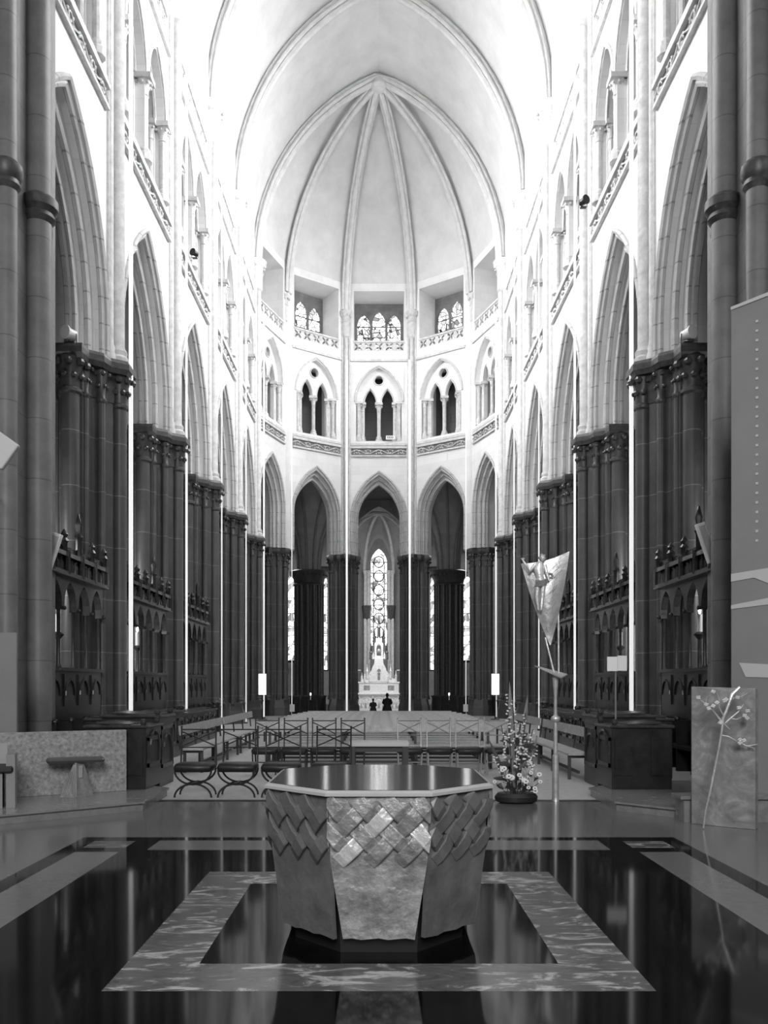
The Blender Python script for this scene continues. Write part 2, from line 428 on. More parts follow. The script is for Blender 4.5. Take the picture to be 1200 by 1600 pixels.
def parapet(parent, fn, half):
    n = max(4, round(2 * half / .55)); st = 2 * half / n; holes = []
    for k in range(n):
        cu = -half + st * (k + .5)
        for q in range(4):
            a = PI / 4 + q * PI / 2; cx, cy = cu + .14 * math.cos(a) * st / .55, 19.98 + .135 * math.sin(a); pts = []
            for i in range(8):
                t = 2 * PI * i / 8; x, y = .125 * math.cos(t), .058 * math.sin(t)
                pts.append((cx + x * math.cos(a) - y * math.sin(a), cy + x * math.sin(a) + y * math.cos(a)))
            holes.append(pts)
    m = MB(); m.slab(rect(-half, half, 19.76, 20.2), holes, fn, .03, .2); m.slab(rect(-half, half, 20.2, 20.3), [], fn, -.02, .26)
    m.build('parapet', 'trim', parent, 0)
    m = MB(); m.slab(rect(-half - .1, half + .1, 19.16, 19.28), [], fn, -.09, .01); m.slab(rect(-half - .1, half + .1, 14.6, 14.72), [], fn, -.05, .01)
    m.build('string_course', 'trim', parent, 0)

WIN = [0]
def window(fn, hl, side, glass):
    WIN[0] += 1
    c = fn(0, 21, 1.7)
    w = empty('window_%d' % WIN[0], (0, 0, 0), side, 'window', kind='structure')
    for h in hl:
        m = MB(); m.slab(h, [], fn, 1.68, 1.72); m.build('pane', glass, w, 0)
    m = MB()
    for h in hl:
        us = [p[0] for p in h]; u0, u1 = min(us), max(us)
        for v in (20.5, 21.1, 21.7): m.slab(rect(u0, u1, v, v + .035), [], fn, 1.63, 1.67)
    m.build('glazing_bar', 'iron', w, 0)
    return w

RX = {-1: 0.0, 1: 0.1}      # the right-hand wall stands a little farther out
ordn = ['first', 'second', 'third', 'fourth', 'fifth']
walls = {}
for side, sx in (('left', -1), ('right', 1)):
    wm = MB(); gb = MB(); wb = MB(); fns = []
    for yc in BAYS:
        fn = (lambda u, v, w, yc=yc, sx=sx: (sx * (XW + RX[sx] + w), yc + u, v)); fns.append(fn)
        hl = bay_layers(wm, wb, fn, 2.75, NAVE_H, NAVE_A, SPR + .5, 2.15, 0, True)
        window(fn, hl, 'clerestory window of three lancets high on the %s nave wall, %s bay from the front' % (side, ordn[BAYS.index(yc)]), 'glass')
        gallery_back(gb, fn, 2.75, 0)
    wl = wm.build('wall_%s' % side, 'pale', smooth=0)
    tag(wl, 'tall pale stone nave wall on the %s with pointed arcade and gallery openings' % side, 'wall', kind='structure')
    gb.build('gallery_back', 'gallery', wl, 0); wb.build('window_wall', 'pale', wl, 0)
    for fn in fns:
        mouldings(wl, fn, NAVE_H, NAVE_A, SPR + .5, True); frieze(wl, fn, 2.25); parapet(wl, fn, 2.15)
        for u, w, r in ((0, .06, .11), (0, .36, .09), (-1.86, .06, .1), (-1.72, .36, .085), (1.86, .06, .1), (1.72, .36, .085)):
            col_parts(wl, u, w, fn, r)
# apse wall
wm = MB(); gb = MB(); wb = MB(); fns = []
apn = ['far left', 'left', 'central', 'right', 'far right']
for i, ph in enumerate(AP_ANG):
    fn = (lambda u, v, w, ph=ph: ((AP_APO + w) * math.sin(ph) + u * math.cos(ph), ZC + (AP_APO + w) * math.cos(ph) - u * math.sin(ph), v)); fns.append(fn)
    hl = bay_layers(wm, wb, fn, AP_APO * math.tan(math.radians(18)), APSE_H, APSE_A, 10.6, 1.38, math.tan(math.radians(18)))
    window(fn, hl, 'stained glass window of three lancets in the %s side of the apse' % apn[i], 'glassapse')
    gallery_back(gb, fn, 1.82, .32)
wa = wm.build('wall_apse', 'pale', smooth=0)
tag(wa, 'five sided apse wall of pale stone with narrow pointed arches and twin gallery openings', 'wall', kind='structure')
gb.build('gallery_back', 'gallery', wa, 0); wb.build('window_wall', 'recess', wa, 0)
for fn in fns:
    mouldings(wa, fn, APSE_H, APSE_A, 10.6); frieze(wa, fn, 1.5); parapet(wa, fn, 1.42)
    for u, w, r in ((0, .35, .1), (-1.1, .12, .085), (-.88, .3, .085), (1.1, .12, .085), (.88, .3, .085)):
        col_parts(wa, u, w, fn, r)

# vault -----------------------------------------------------------
VS = 21.8
def vprof(h, ap, z0, n=16):
    """half profile of the pointed vault: (radius, height) from z0 to the apex"""
    r = ap - VS; c = (r * r - h * h) / (2 * h); R = h + c
    a0 = math.asin(max(0, (z0 - VS)) / R); a1 = math.acos(c / R)
    return [(R * math.cos(a0 + (a1 - a0) * i / n) - c, VS + R * math.sin(a0 + (a1 - a0) * i / n)) for i in range(n + 1)]
mb = MB(); pr = vprof(6.05, 30.9, 23.25)
line = [(-x, z) for x, z in pr] + [(x * 1.017, z) for x, z in reversed(pr[:-1])]
yy = [13.4 + (ZC - 13.4) * i / 8 for i in range(9)]
n = len(line)
mb.add([(x, y, z) for y in yy for x, z in line], [(j * n + i, j * n + i + 1, (j + 1) * n + i + 1, (j + 1) * n + i) for j in range(8) for i in range(n - 1)])
va = [math.radians(a) for a in (-90, -54, -18, 18, 54, 90)]
for k in range(5):
    vs = []; q = len(pr)
    for r, z in pr:
        for s in range(5):
            a, b = va[k], va[k + 1]; t = s / 4
            vs.append((r * (math.sin(a) * (1 - t) + math.sin(b) * t), ZC + r * (math.cos(a) * (1 - t) + math.cos(b) * t), z))
    mb.add(vs, [(i * 5 + s, i * 5 + s + 1, (i + 1) * 5 + s + 1, (i + 1) * 5 + s) for i in range(q - 1) for s in range(4)])
ce = mb.build('ceiling', 'plaster', smooth=25)
tag(ce, 'pale pointed plaster vault over the nave ending in a ribbed half dome', 'ceiling', kind='structure')
for y in [13.6] + PZ:
    m = MB(); p2 = vprof(5.72, 30.45, VS, 18)
    for dy, r, off in ((0, .15, 0), (-.2, .085, .1), (.2, .085, .1)):
        if y == ZC and dy > 0: continue
        m.tube([(-x - off * .5, y + dy, z + off) for x, z in p2] + [(x + off * .5, y + dy, z + off) for x, z in reversed(p2[:-1])], r, 8)
    m.tube([(-x - .2, y, z + .2) for x, z in p2] + [(x + .2, y, z + .2) for x, z in reversed(p2[:-1])], .26, 4)
    m.build('rib', 'rib', ce)
for a in va[1:5]:
    m = MB(); p2 = vprof(5.72, 30.3, VS, 18)
    for du, r, off in ((0, .13, 0), (-.17, .075, .1), (.17, .075, .1)):
        m.tube([((x + off * .4) * math.sin(a) + du * math.cos(a), ZC + (x + off * .4) * math.cos(a) - du * math.sin(a), z + off) for x, z in p2], r, 8)
    m.build('rib', 'rib', ce)
MB().lathe([(.05, 30.0), (.3, 30.05), (.38, 30.2), (.3, 30.5)], 0, ZC, 12).build('keystone', 'rib', ce)

# ------------------------------------------------------------------ piers
def ngon(pts): return pts
def pier_root(name, loc, label, rz, sc=None):
    """local +x looks into the nave, y runs along the wall"""
    t = empty(name, loc, label, 'pier', 'clustered piers', 'structure', rz, sc)
    core = [(.62, -.2), (.62, .2), (.3, .62), (.22, .98), (-.22, .98), (-.3, .62), (-.62, .2), (-.62, -.2), (-.3, -.62), (-.22, -.98), (.22, -.98), (.3, -.62)]
    MB().prism(core, .8, ABA).build('core', 'dark', t, 0)
    pl = [(x * 1.45, y * 1.3) for x, y in core]
    m = MB(); m.prism(pl, 0, .42); m.prism(pl, .42, .55, .94); m.prism([(x * .93, y * .93) for x, y in pl], .55, .86, .92)
    m.build('plinth', 'dark', t, 0)
    big = [(.71, 0, .155), (0, -1.06, .19), (0, 1.06, .19), (-.71, 0, .155)]
    thin = [(.47, -.5, .085), (.47, .5, .085), (-.47, -.5, .085), (-.47, .5, .085), (.24, -.86, .075), (-.24, -.86, .075), (.24, .86, .075), (-.24, .86, .075)]
    for nm, lst in (('column', big), ('colonnette', thin)):
        for x, y, r in lst:
            m = MB(); m.lathe([(r * 1.5, .8), (r * 1.5, .86), (r * 1.25, .92), (r * 1.35, .99), (r, 1.08), (r, 7.72)], x, y, 14 if nm == 'column' else 10)
            m.build(nm, 'dark', t)
    m = MB()
    for x, y, r in big + thin:
        m.lathe([(r * 1.02, 7.66), (r * 1.28, 7.7), (r * 1.28, 7.76), (r * 1.02, 7.8), (r * 1.1, 8.05), (r * 1.7, 8.4)], x, y, 12)
        k = 8 if r > .1 else 5
        for q in range(k):
            a = 2 * PI * q / k + .2
            m.sph((x + r * 1.75 * math.cos(a), y + r * 1.75 * math.sin(a), 8.28), .085 if r > .1 else .055, 6, 4)
            m.sph((x + r * 1.35 * math.cos(a + .4), y + r * 1.35 * math.sin(a + .4), 8.02), .065 if r > .1 else .042, 6, 4)
    m.prism([(x * 1.04, y * 1.03) for x, y in core], 7.76, 8.4, 1.08)
    m.build('capital', 'darkcap', t)
    ab = [(1.0, -.28), (1.0, .28), (.68, .5), (.62, .78), (.36, .98), (.34, 1.36), (-.34, 1.36), (-.36, .98), (-.62, .78), (-.68, .5), (-1.0, .28), (-1.0, -.28), (-.68, -.5), (-.62, -.78), (-.36, -.98), (-.34, -1.36), (.34, -1.36), (.36, -.98), (.62, -.78), (.68, -.5)]
    m = MB(); m.prism([(x * .93, y * .95) for x, y in ab], 8.36, 8.46, 1.06); m.prism(ab, 8.46, 8.58); m.prism(ab, 8.58, 8.66, .96)
    m.build('abacus', 'darkcap', t, 0)
    m = MB()
    for x, y, r in ((.67, 0, .15), (.58, -.3, .085), (.58, .3, .085)):
        m.lathe([(r * 1.6, 8.66), (r * 1.6, 8.8), (r * 1.25, 8.86), (r * 1.4, 8.95), (r, 9.05), (r, 21.2)], x, y, 12)
    m.box(.4, .6, -.42, .42, 8.66, 21.3)
    m.build('wall_shaft', 'trim', t)
    m = MB(); m.lathe([(.16, 20.3), (.34, 20.45), (.34, 21.2), (.4, 21.25), (.34, 21.3), (.38, 21.5), (.52, 21.66), (.54, 21.8), (.3, 21.82)], .56, 0, 12)
    for q in range(10):
        a = 2 * PI * q / 10; m.sph((.56 + .45 * math.cos(a), .45 * math.sin(a), 21.56), .07, 6, 4)
    m.build('shaft_capital', 'trim', t)
    return t
p0 = None
for side, sx in (('left', -1), ('right', 1)):
    for k, z in enumerate(PZ):
        lab = 'dark clustered pier with pale shaft above, %s in the row of piers on the %s of the nave' % (ordn[k], side)
        rz = 0 if sx < 0 else PI
        if p0 is None: p0 = pier_root('pier', (sx * (6.45 + RX[sx]), z, 0), lab, rz)
        else: dup(p0, (sx * (6.45 + RX[sx]), z, 0), rz, None, lab)
for a, lab in ((-54, 'outer left'), (-18, 'inner left'), (18, 'inner right'), (54, 'outer right')):
    t = math.radians(a * (1.02 if abs(a) > 20 else 1)); R = 6.28 if abs(a) < 20 else 6.5
    # local +x must look at the centre of the apse
    dup(p0, (R * math.sin(t), ZC + R * math.cos(t), 0), math.atan2(-math.cos(t), -math.sin(t)), (.78, .66, 1), 'dark clustered pier of the apse arcade, %s of the four' % lab)

# the two big piers of the crossing in front
def crossing_pier(sx, label):
    t = empty('crossing_pier', (-6.93 if sx < 0 else 7.02, 14.6, 0), label, 'pier', 'crossing piers', 'structure', 0 if sx < 0 else PI)
    MB().box(-1.2, 1.12, -1.25 if sx < 0 else -.8, .8 if sx < 0 else 1.25, 0, 24).build('core', 'crossing', t, 0)
    s = 1 if sx < 0 else -1
    for x, y, r in ((1.25, -.28, .21), (1.13, -1.25, .165), (.5, -1.35, .2), (1.0, .5, .12)):
        y2 = y * 1.0 if sx < 0 else -y
        if sx > 0: y2 = -y
        m = MB(); m.lathe([(r * 1.35, .0), (r * 1.35, .5), (r * 1.15, .6), (r, .75), (r, 9.35)], x, y2, 18)
        m.lathe([(r * .97, 9.3), (r * .97, 24)], x, y2, 18); c = m.build('column', 'crossing', t)
        m = MB().lathe([(r, 9.28), (r * 1.3, 9.36), (r * 1.18, 9.44), (r * 1.5, 9.52), (r * 1.5, 9.66), (r * 1.05, 9.74)], x, y2, 18)
        m.build('shaft_ring', 'darkcap', c)
    return t
crossing_pier(-1, 'big grey crossing pier with ringed shafts at the left edge, nearest on the left')
crossing_pier(1, 'big grey crossing pier with ringed shafts beside the tall grey board')

# aisles, ambulatory and crossing shell ------------------------------
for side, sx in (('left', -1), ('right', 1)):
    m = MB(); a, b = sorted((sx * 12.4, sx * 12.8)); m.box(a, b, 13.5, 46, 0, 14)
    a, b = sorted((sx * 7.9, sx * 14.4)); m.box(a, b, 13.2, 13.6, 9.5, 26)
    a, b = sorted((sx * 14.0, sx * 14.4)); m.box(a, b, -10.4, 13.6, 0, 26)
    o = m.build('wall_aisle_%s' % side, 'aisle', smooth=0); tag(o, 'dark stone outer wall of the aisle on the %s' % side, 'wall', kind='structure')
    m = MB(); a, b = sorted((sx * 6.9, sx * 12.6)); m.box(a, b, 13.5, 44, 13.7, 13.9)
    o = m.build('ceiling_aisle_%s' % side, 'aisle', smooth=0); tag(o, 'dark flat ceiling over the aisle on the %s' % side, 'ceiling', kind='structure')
o = MB().box(-14.4, 14.4, -10.6, -10.2, 0, 26).build('wall_back', 'aisle', smooth=0); tag(o, 'stone wall behind the altar area', 'wall', kind='structure')
o = MB().box(-14.4, 14.4, -10.6, 13.5, 26, 26.3).build('ceiling_crossing', 'plaster', smooth=0); tag(o, 'flat ceiling over the crossing', 'ceiling', kind='structure')
# ambulatory: outer wall polygon, ceiling, windows
RO = 16.5
angs = [-90, -70, -50, -33, -24, -11.5]
m = MB()
for sx in (-1, 1):
    pts = [(sx * RO * math.sin(math.radians(-a)), ZC + RO * math.cos(math.radians(a))) for a in angs]
    for (x0, y0), (x1, y1) in zip(pts[:-1], pts[1:]):
        d = Vector((x1 - x0, y1 - y0, 0)).normalized(); nn = Vector((-d.y, d.x, 0)) * sx * .3
        m.add([(x0, y0, 0), (x1, y1, 0), (x1, y1, 14), (x0, y0, 14), (x0 - nn.x, y0 - nn.y, 0), (x1 - nn.x, y1 - nn.y, 0), (x1 - nn.x, y1 - nn.y, 14), (x0 - nn.x, y0 - nn.y, 14)],
              [(0, 1, 2, 3), (7, 6, 5, 4), (0, 4, 5, 1), (3, 2, 6, 7), (0, 3, 7, 4), (1, 5, 6, 2)])
o = m.build('wall_ambulatory', 'chapel', smooth=0); tag(o, 'outer wall of the ambulatory seen between the apse piers', 'wall', kind='structure')
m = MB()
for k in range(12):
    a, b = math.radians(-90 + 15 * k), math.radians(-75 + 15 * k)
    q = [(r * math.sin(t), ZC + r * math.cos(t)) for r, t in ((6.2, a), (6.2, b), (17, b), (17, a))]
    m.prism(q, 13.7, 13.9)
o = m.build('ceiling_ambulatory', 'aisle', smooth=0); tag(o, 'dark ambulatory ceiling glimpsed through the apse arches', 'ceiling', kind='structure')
for sx, sd in ((-1, 'left'), (1, 'right')):
    for x, y, wd, z0, z1, nm in ((5.75, 56.2, .75, 3.2, 8.8, 'outer'), (3.68, 56.9, .5, 2.6, 9.2, 'inner')):
        WIN[0] += 1
        w = empty('window_%d' % WIN[0], (sx * x, y, 0), 'tall bright lancet window glimpsed beside the dark ambulatory pier, %s one on the %s' % (nm, sd), 'window', kind='structure')
        MB().slab([(-wd / 2, z0), (wd / 2, z0)] + list(reversed(arch(0, wd / 2, z1 - .8, z1, 5))), [], lambda u, v, q: (u, q, v), -.03, 0).build('pane', 'glasschapel', w, 0)
        g = MB()
        g.slab(rect(-wd / 2 - .12, wd / 2 + .12, z0 - .15, z0), [], lambda u, v, q: (u, q, v), -.12, .05)
        for k in range(1, 5): g.slab(rect(-wd / 2, wd / 2, z0 + (z1 - z0) * k / 5.5, z0 + (z1 - z0) * k / 5.5 + .04), [], lambda u, v, q: (u, q, v), -.06, -.03)
        g.build('glazing_bar', 'iron', w, 0)
# dark clustered piers of the ambulatory, fan vault springing from them
def amb_pier(loc, label):
    t = empty('ambulatory_pier', loc, label, 'pier', 'ambulatory piers', 'structure')
    m = MB(); m.lathe([(1.15, 0), (1.15, .4), (1.0, .55), (.95, .9), (.72, .92), (.72, 7.7)], 0, 0, 16)
    m.build('core', 'darkcap', t)
    for k in range(12):
        a = 2 * PI * k / 12
        MB().lathe([(.2, .9), (.15, 1.05), (.15, 7.7)], .76 * math.cos(a), .76 * math.sin(a), 10).build('column', 'darkcap', t)
    m = MB(); m.lathe([(.92, 7.6), (.98, 7.66), (.9, 7.74), (.95, 8.0), (1.12, 8.3), (1.15, 8.45), (1.08, 8.5)], 0, 0, 24)
    for k in range(24):
        a = 2 * PI * k / 24; m.sph((1.08 * math.cos(a), 1.08 * math.sin(a), 8.22), .07, 6, 4)
    m.build('capital', 'darkcap', t)
    m = MB(); pr = [(.62, 8.5), (.66, 9.4), (.85, 10.5), (1.25, 11.6), (1.95, 12.6), (3.2, 13.5), (3.9, 13.75)]
    m.lathe(pr, 0, 0, 24, cap=False); m.build('vault_cone', 'fan', t)
    for k in range(10):
        a = 2 * PI * (k + .3) / 10
        MB().tube([((r + .03) * math.cos(a), (r + .03) * math.sin(a), z) for r, z in pr], .085, 6).build('rib', 'chapel', t)
    return t
amb_pier((-4.25, 52.2, 0), 'dark round pier with spreading vault ribs behind the left apse arch')
amb_pier((4.25, 52.2, 0), 'dark round pier with spreading vault ribs behind the right apse arch')

# axial chapel ------------------------------------------------------
cp = [(-2.5, 56.6), (-2.5, 62.4), (-1.12, 65.4), (1.12, 65.4), (2.5, 62.4), (2.5, 56.6)]
m = MB()
for k, ((x0, y0), (x1, y1)) in enumerate(zip(cp[:-1], cp[1:])):
    d = Vector((x1 - x0, y1 - y0, 0)); L = d.length; d.normalize(); nn = Vector((-d.y, d.x, 0))
    fn = lambda u, v, w, x0=x0, y0=y0, d=d, nn=nn: (x0 + d.x * u + nn.x * w, y0 + d.y * u + nn.y * w, v)
    holes = []
    hw = .62 if k == 2 else .5
    if k in (1, 2, 3):
        holes.append([(L / 2 - hw, 4.6), (L / 2 + hw, 4.6)] + list(reversed(arch(L / 2, hw, 10.9, 12.0, 8))))
    m.slab(rect(-.3 if k == 0 else 0, L, 0, 14.2), holes, fn, 0, .45)
    if holes:
        WIN[0] += 1
        w = empty('window_%d' % WIN[0], (0, 0, 0), 'tall narrow stained glass lancet, %s of the axial chapel' % {1: 'left side', 2: 'centre behind the white altar', 3: 'right side'}[k], 'window', kind='structure')
        g = MB(); g.slab(holes[0], [], fn, .3, .33); g.build('pane', 'glasschapel', w, 0)
        g = MB(); c = L / 2
        for q in range(8): g.slab(rect(c - hw, c + hw, 5.2 + q * .82, 5.25 + q * .82), [], fn, .2, .26)
        for q in range(6):
            zc = 5.6 + q * 1.08; g.tube([fn(c + .38 * math.cos(t), zc + .42 * math.sin(t), .24) for t in [2 * PI * i / 16 for i in range(17)]], .036, 4)
        for s in (-1, 1): g.tube([fn(c + s * .42, 4.6, .24), fn(c + s * .42, 11.0, .24)], .024, 4)
        g.build('glazing_bar', 'iron', w, 0)
o = m.build('wall_chapel', 'chapel', smooth=0); tag(o, 'painted stone walls of the axial chapel behind the white altar', 'wall', kind='structure')
for k in (1, 2, 3, 4):
    x, y = cp[k]; s = -1 if x < 0 else 1
    for du in (0, .3, -.3):
        c = MB(); xx, yy = x - s * .22 + du * .6 * (1 if k in (1, 4) else .8), y - .25 - abs(du)
        c.lathe([(.16, 0), (.16, .5), (.11, .6), (.11, 6.6)], xx, yy, 10); c.lathe([(.1, 7.5), (.1, 9.9), (.17, 10.1), (.17, 10.25)], xx, yy, 10)
        c.build('chapel_shaft', 'trim', o)
    MB().lathe([(.27, 6.55), (.3, 6.65), (.27, 6.72), (.3, 7.1), (.36, 7.45), (.36, 7.6)], x - s * .2, y - .38, 8).build('capital', 'darkcap', o)
m = MB(); ap = (0, 61.2, 13.9); cz = []
base = [(-2.5, 56.4), (-2.5, 59.5), (-2.5, 62.4), (-1.12, 65.4), (1.12, 65.4), (2.5, 62.4), (2.5, 59.5), (2.5, 56.4)]
for i, (x, y) in enumerate(base):
    cz.append([(x + (ap[0] - x) * (1 - math.cos(t * PI / 2)), y + (ap[1] - y) * (1 - math.cos(t * PI / 2)) if i not in (0, 7) else y, 10.2 + 3.7 * math.sin(t * PI / 2)) for t in [q / 8 for q in range(9)]])
nb = len(base)
for i in range(nb - 1):
    vs = []
    for q in range(9):
        for e in range(9):
            p = Vector(cz[i][q]).lerp(Vector(cz[i + 1][q]), e / 8); p.z += (2.6 if i == 3 else 2.0) * math.sin(PI * e / 8) ** .8 * (1 - q / 8) ** 1.3; vs.append(tuple(p))
    m.add(vs, [(q * 9 + e, q * 9 + e + 1, (q + 1) * 9 + e + 1, (q + 1) * 9 + e) for q in range(8) for e in range(8)])
o = m.build('ceiling_chapel', 'fan', smooth=20); tag(o, 'small ribbed chapel vault seen through the central apse arch', 'ceiling', kind='structure')
for i, c in enumerate(cz):
    MB().tube([(x, y - .05, z - .05) for x, y, z in c], .13, 6).build('rib', 'trim', o)
# chapel front arch
m = MB(); fn = lambda u, v, w: (u, 56.2 + w, v)
m.slab([(-4.6, 0), (-2.35, 0), (-2.35, 9.6)] + arch(0, 2.35, 9.7, 13.3, 10) + [(2.35, 9.6), (2.35, 0), (4.6, 0), (4.6, 14), (-4.6, 14)],
       [rect(-4.1, -3.3, 2.5, 9.4), rect(3.3, 4.1, 2.5, 9.4)], fn, 0, .4)
o = m.build('wall_chapel_front', 'fan', smooth=0); tag(o, 'stone arch opening into the axial chapel', 'wall', kind='structure')

# low dark screens between the apse piers
for i, (a, lab) in enumerate(((-36, 'left'), (36, 'right'), (-72, 'far left'), (72, 'far right'))):
    t = math.radians(a); R = AP_APO + .9
    s = empty('wooden_screen', (R * math.sin(t), ZC + R * math.cos(t), 0), 'low dark wooden screen closing the %s apse arch' % lab, 'screen', 'screens between the apse piers', None, -t)
    MB().box(-1.1, 1.1, -.05, .05, 0, .95).build('panel_board', 'wood', s, 0)
    MB().box(-1.15, 1.15, -.09, .09, .95, 1.02).build('rail', 'woodtrim', s, 0)
    for k in range(5): MB().box(-1.1 + k * .53, -1.02 + k * .53, -.08, -.05, 0, .95).build('post', 'woodtrim', s, 0)

# ------------------------------------------------------------------ furniture and ornaments
# main altar --------------------------------------------------------
t = empty('altar', (0, 5.78, 0), 'faceted stone altar with woven relief panels and polished dark top, in the square inlay', 'altar')
oct_ = [(-.31, -.83), (.31, -.83), (.715, -.42), (.715, .5), (.31, .83), (-.31, .83), (-.715, .5), (-.715, -.42)]
MB().prism([(x * .957, y * .957) for x, y in oct_], .94, .988).build('top', 'altartop', t, 0)
m = MB(); m.rings([[(x * .9, y * .9, .95) for x, y in oct_], [(x * .97, y * .97, .95) for x, y in oct_], [(x, y, .955) for x, y in oct_], [(x, y, .972) for x, y in oct_], [(x * .965, y * .965, .985) for x, y in oct_], [(x * .955, y * .955, .985) for x, y in oct_], [(x * .9, y * .9, .95) for x, y in oct_]], False)
m.build('slab_edge', 'altarrim', t, 0)
MB().prism([(x * .74, y * .78) for x, y in oct_], 0.0, .93, 1.1).build('core', 'bronzedark', t, 0)
def altar_panel(p, q, bright, seed):
    """one side panel from top corner p to top corner q; tapering to the bottom, woven strips in its upper part"""
    rnd = random.Random(seed)
    P = Vector((*p, 0)); Q = Vector((*q, 0)); d = (Q - P); L = d.length; d.normalize(); nrm = Vector((d.y, -d.x, 0))
    cen = (P + Q) / 2
    if nrm.dot(cen) < 0: nrm = -nrm
    H0, H1 = .1, .955
    def fn(u, v, w):
        k = (H1 - v) / (H1 - H0); inset = .085 * k
        return cen + d * u + nrm * (w - inset - .012 + .012 * math.sin(PI * k)) + Vector((0, 0, v))
    def hw(v):
        k = max(0, (H1 - .26 - v) / (H1 - .26 - H0)); return L / 2 - .003 - (.09 if bright else .045) * k
    m = MB(); n = 14; zs = [H0 + (H1 - H0) * i / n for i in range(n + 1)]; NU = 8
    vs = []; 
    for w in (0, -.03):
        for z in zs:
            for i in range(NU + 1):
                wob = .004 * math.sin(z * 23 + seed) if 0 < i < NU else 0
                vs.append(fn(-hw(z) + 2 * hw(z) * i / NU, z + (.006 * math.sin(i * 2.1 + seed) if z == H0 else 0), w + wob * (w == 0)))
    K = (n + 1) * (NU + 1); fs = []
    for j in range(n):
        for i in range(NU):
            a = j * (NU + 1) + i; fs += [(a, a + 1, a + NU + 2, a + NU + 1), (K + a + NU + 1, K + a + NU + 2, K + a + 1, K + a)]
        for a in (j * (NU + 1), j * (NU + 1) + NU): fs.append((a, a + NU + 1, K + a + NU + 1, K + a))
    for i in range(NU):
        fs.append((i, i + 1, K + i + 1, K + i)); a = n * (NU + 1) + i; fs.append((a, a + 1, K + a + 1, K + a))
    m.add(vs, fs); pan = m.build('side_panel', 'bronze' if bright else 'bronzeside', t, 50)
    # woven strips: short plates at +-45 degrees that dive under one another
    a = .124
    for r in range(-6, 7):
        for c in range(-6, 7):
            u = (r + c) * a * .7071 + .02 * math.sin(seed); v = .80 + (r - c) * a * .7071
            depth = (H1 - v) - .02
            lim = .47 * (1 - .5 * abs(u) / (L / 2)) if bright else .37
            if not (.015 < H1 - v < lim) or abs(u) > L / 2 - .03: continue
            s = 1 if (r + c) % 2 == 0 else -1
            lng, wid = a * 1.4, a * .74
            ang = s * PI / 4 + rnd.uniform(-.05, .05); ca, sa = math.cos(ang), math.sin(ang)
            def cl(x, y):
                uu = u + x * ca - y * sa; vv = min(v + x * sa + y * ca, H1 - .004)
                h = hw(vv); return max(-h, min(h, uu)), vv
            b = MB(); rr = []
            for xx, ww in ((-.5, .002), (-.25, .02), (.2, .03), (.5, .018)):
                ring = []
                for yy, e in ((-.5, 0), (-.42, 1), (.42, 1), (.5, 0)):
                    uu, vv = cl(xx * lng, yy * wid); ring.append(fn(uu, vv, ww + .004 * e))
                for yy in (.5, -.5):
                    uu, vv = cl(xx * lng, yy * wid); ring.append(fn(uu, vv, ww - .02))
                rr.append(ring)
            b.rings(rr); big = bright and rnd.random() < .3
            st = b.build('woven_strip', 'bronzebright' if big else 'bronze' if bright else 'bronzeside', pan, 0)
    return pan
for i in range(8):
    p, q = oct_[i], oct_[(i + 1) % 8]
    sh = lambda a: (a[0] * .985, a[1] * .985)
    if i in (3, 4, 5): 
        # rear panels, out of sight but for their silhouette
        P = Vector((*sh(p), 0)); Q = Vector((*sh(q), 0))
        MB().add([(P.x, P.y, .935), (Q.x, Q.y, .935), (Q.x * .9, Q.y * .9, .1), (P.x * .9, P.y * .9, .1), (P.x * .95, P.y * .95, .935), (Q.x * .95, Q.y * .95, .935), (Q.x * .86, Q.y * .86, .1), (P.x * .86, P.y * .86, .1)],
                 [(0, 1, 2, 3), (7, 6, 5, 4), (0, 4, 5, 1), (2, 6, 7, 3), (1, 5, 6, 2), (0, 3, 7, 4)]).build('side_panel', 'bronze', t, 0)
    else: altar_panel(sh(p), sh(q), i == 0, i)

# vertical light tubes on the piers ------------------------------------
def light_tube(loc, label, h=19.1, w=.1):
    s = empty('light_tube', loc, label, 'light tube', 'vertical light tubes on the piers')
    MB().box(-w / 2, w / 2, -.02, .02, .06, h).build('tube', 'led', s, 0)
    MB().box(-w / 2 - .03, w / 2 + .03, -.06, .06, 0, .06).build('foot', 'iron', s, 0)
    return s
for side, sx in (('left', -1), ('right', 1)):
    for k, z in enumerate(PZ):
        light_tube((sx * (5.5 + RX[sx]), z + .02, 0), 'slim white light tube standing before the %s dark pier on the %s' % (ordn[k], side), w=(.085, .055, .034, .042, .07)[k])
for x, y, lab in ((-1.73, 46.2, 'inner left'), (1.66, 46.2, 'inner right'), (-4.5, 44.35, 'outer left'), (4.5, 44.35, 'outer right')):
    light_tube((x, y, 0), 'slim white light tube before the %s pier of the apse' % lab, w=.1 if abs(x) < 2 else .035)

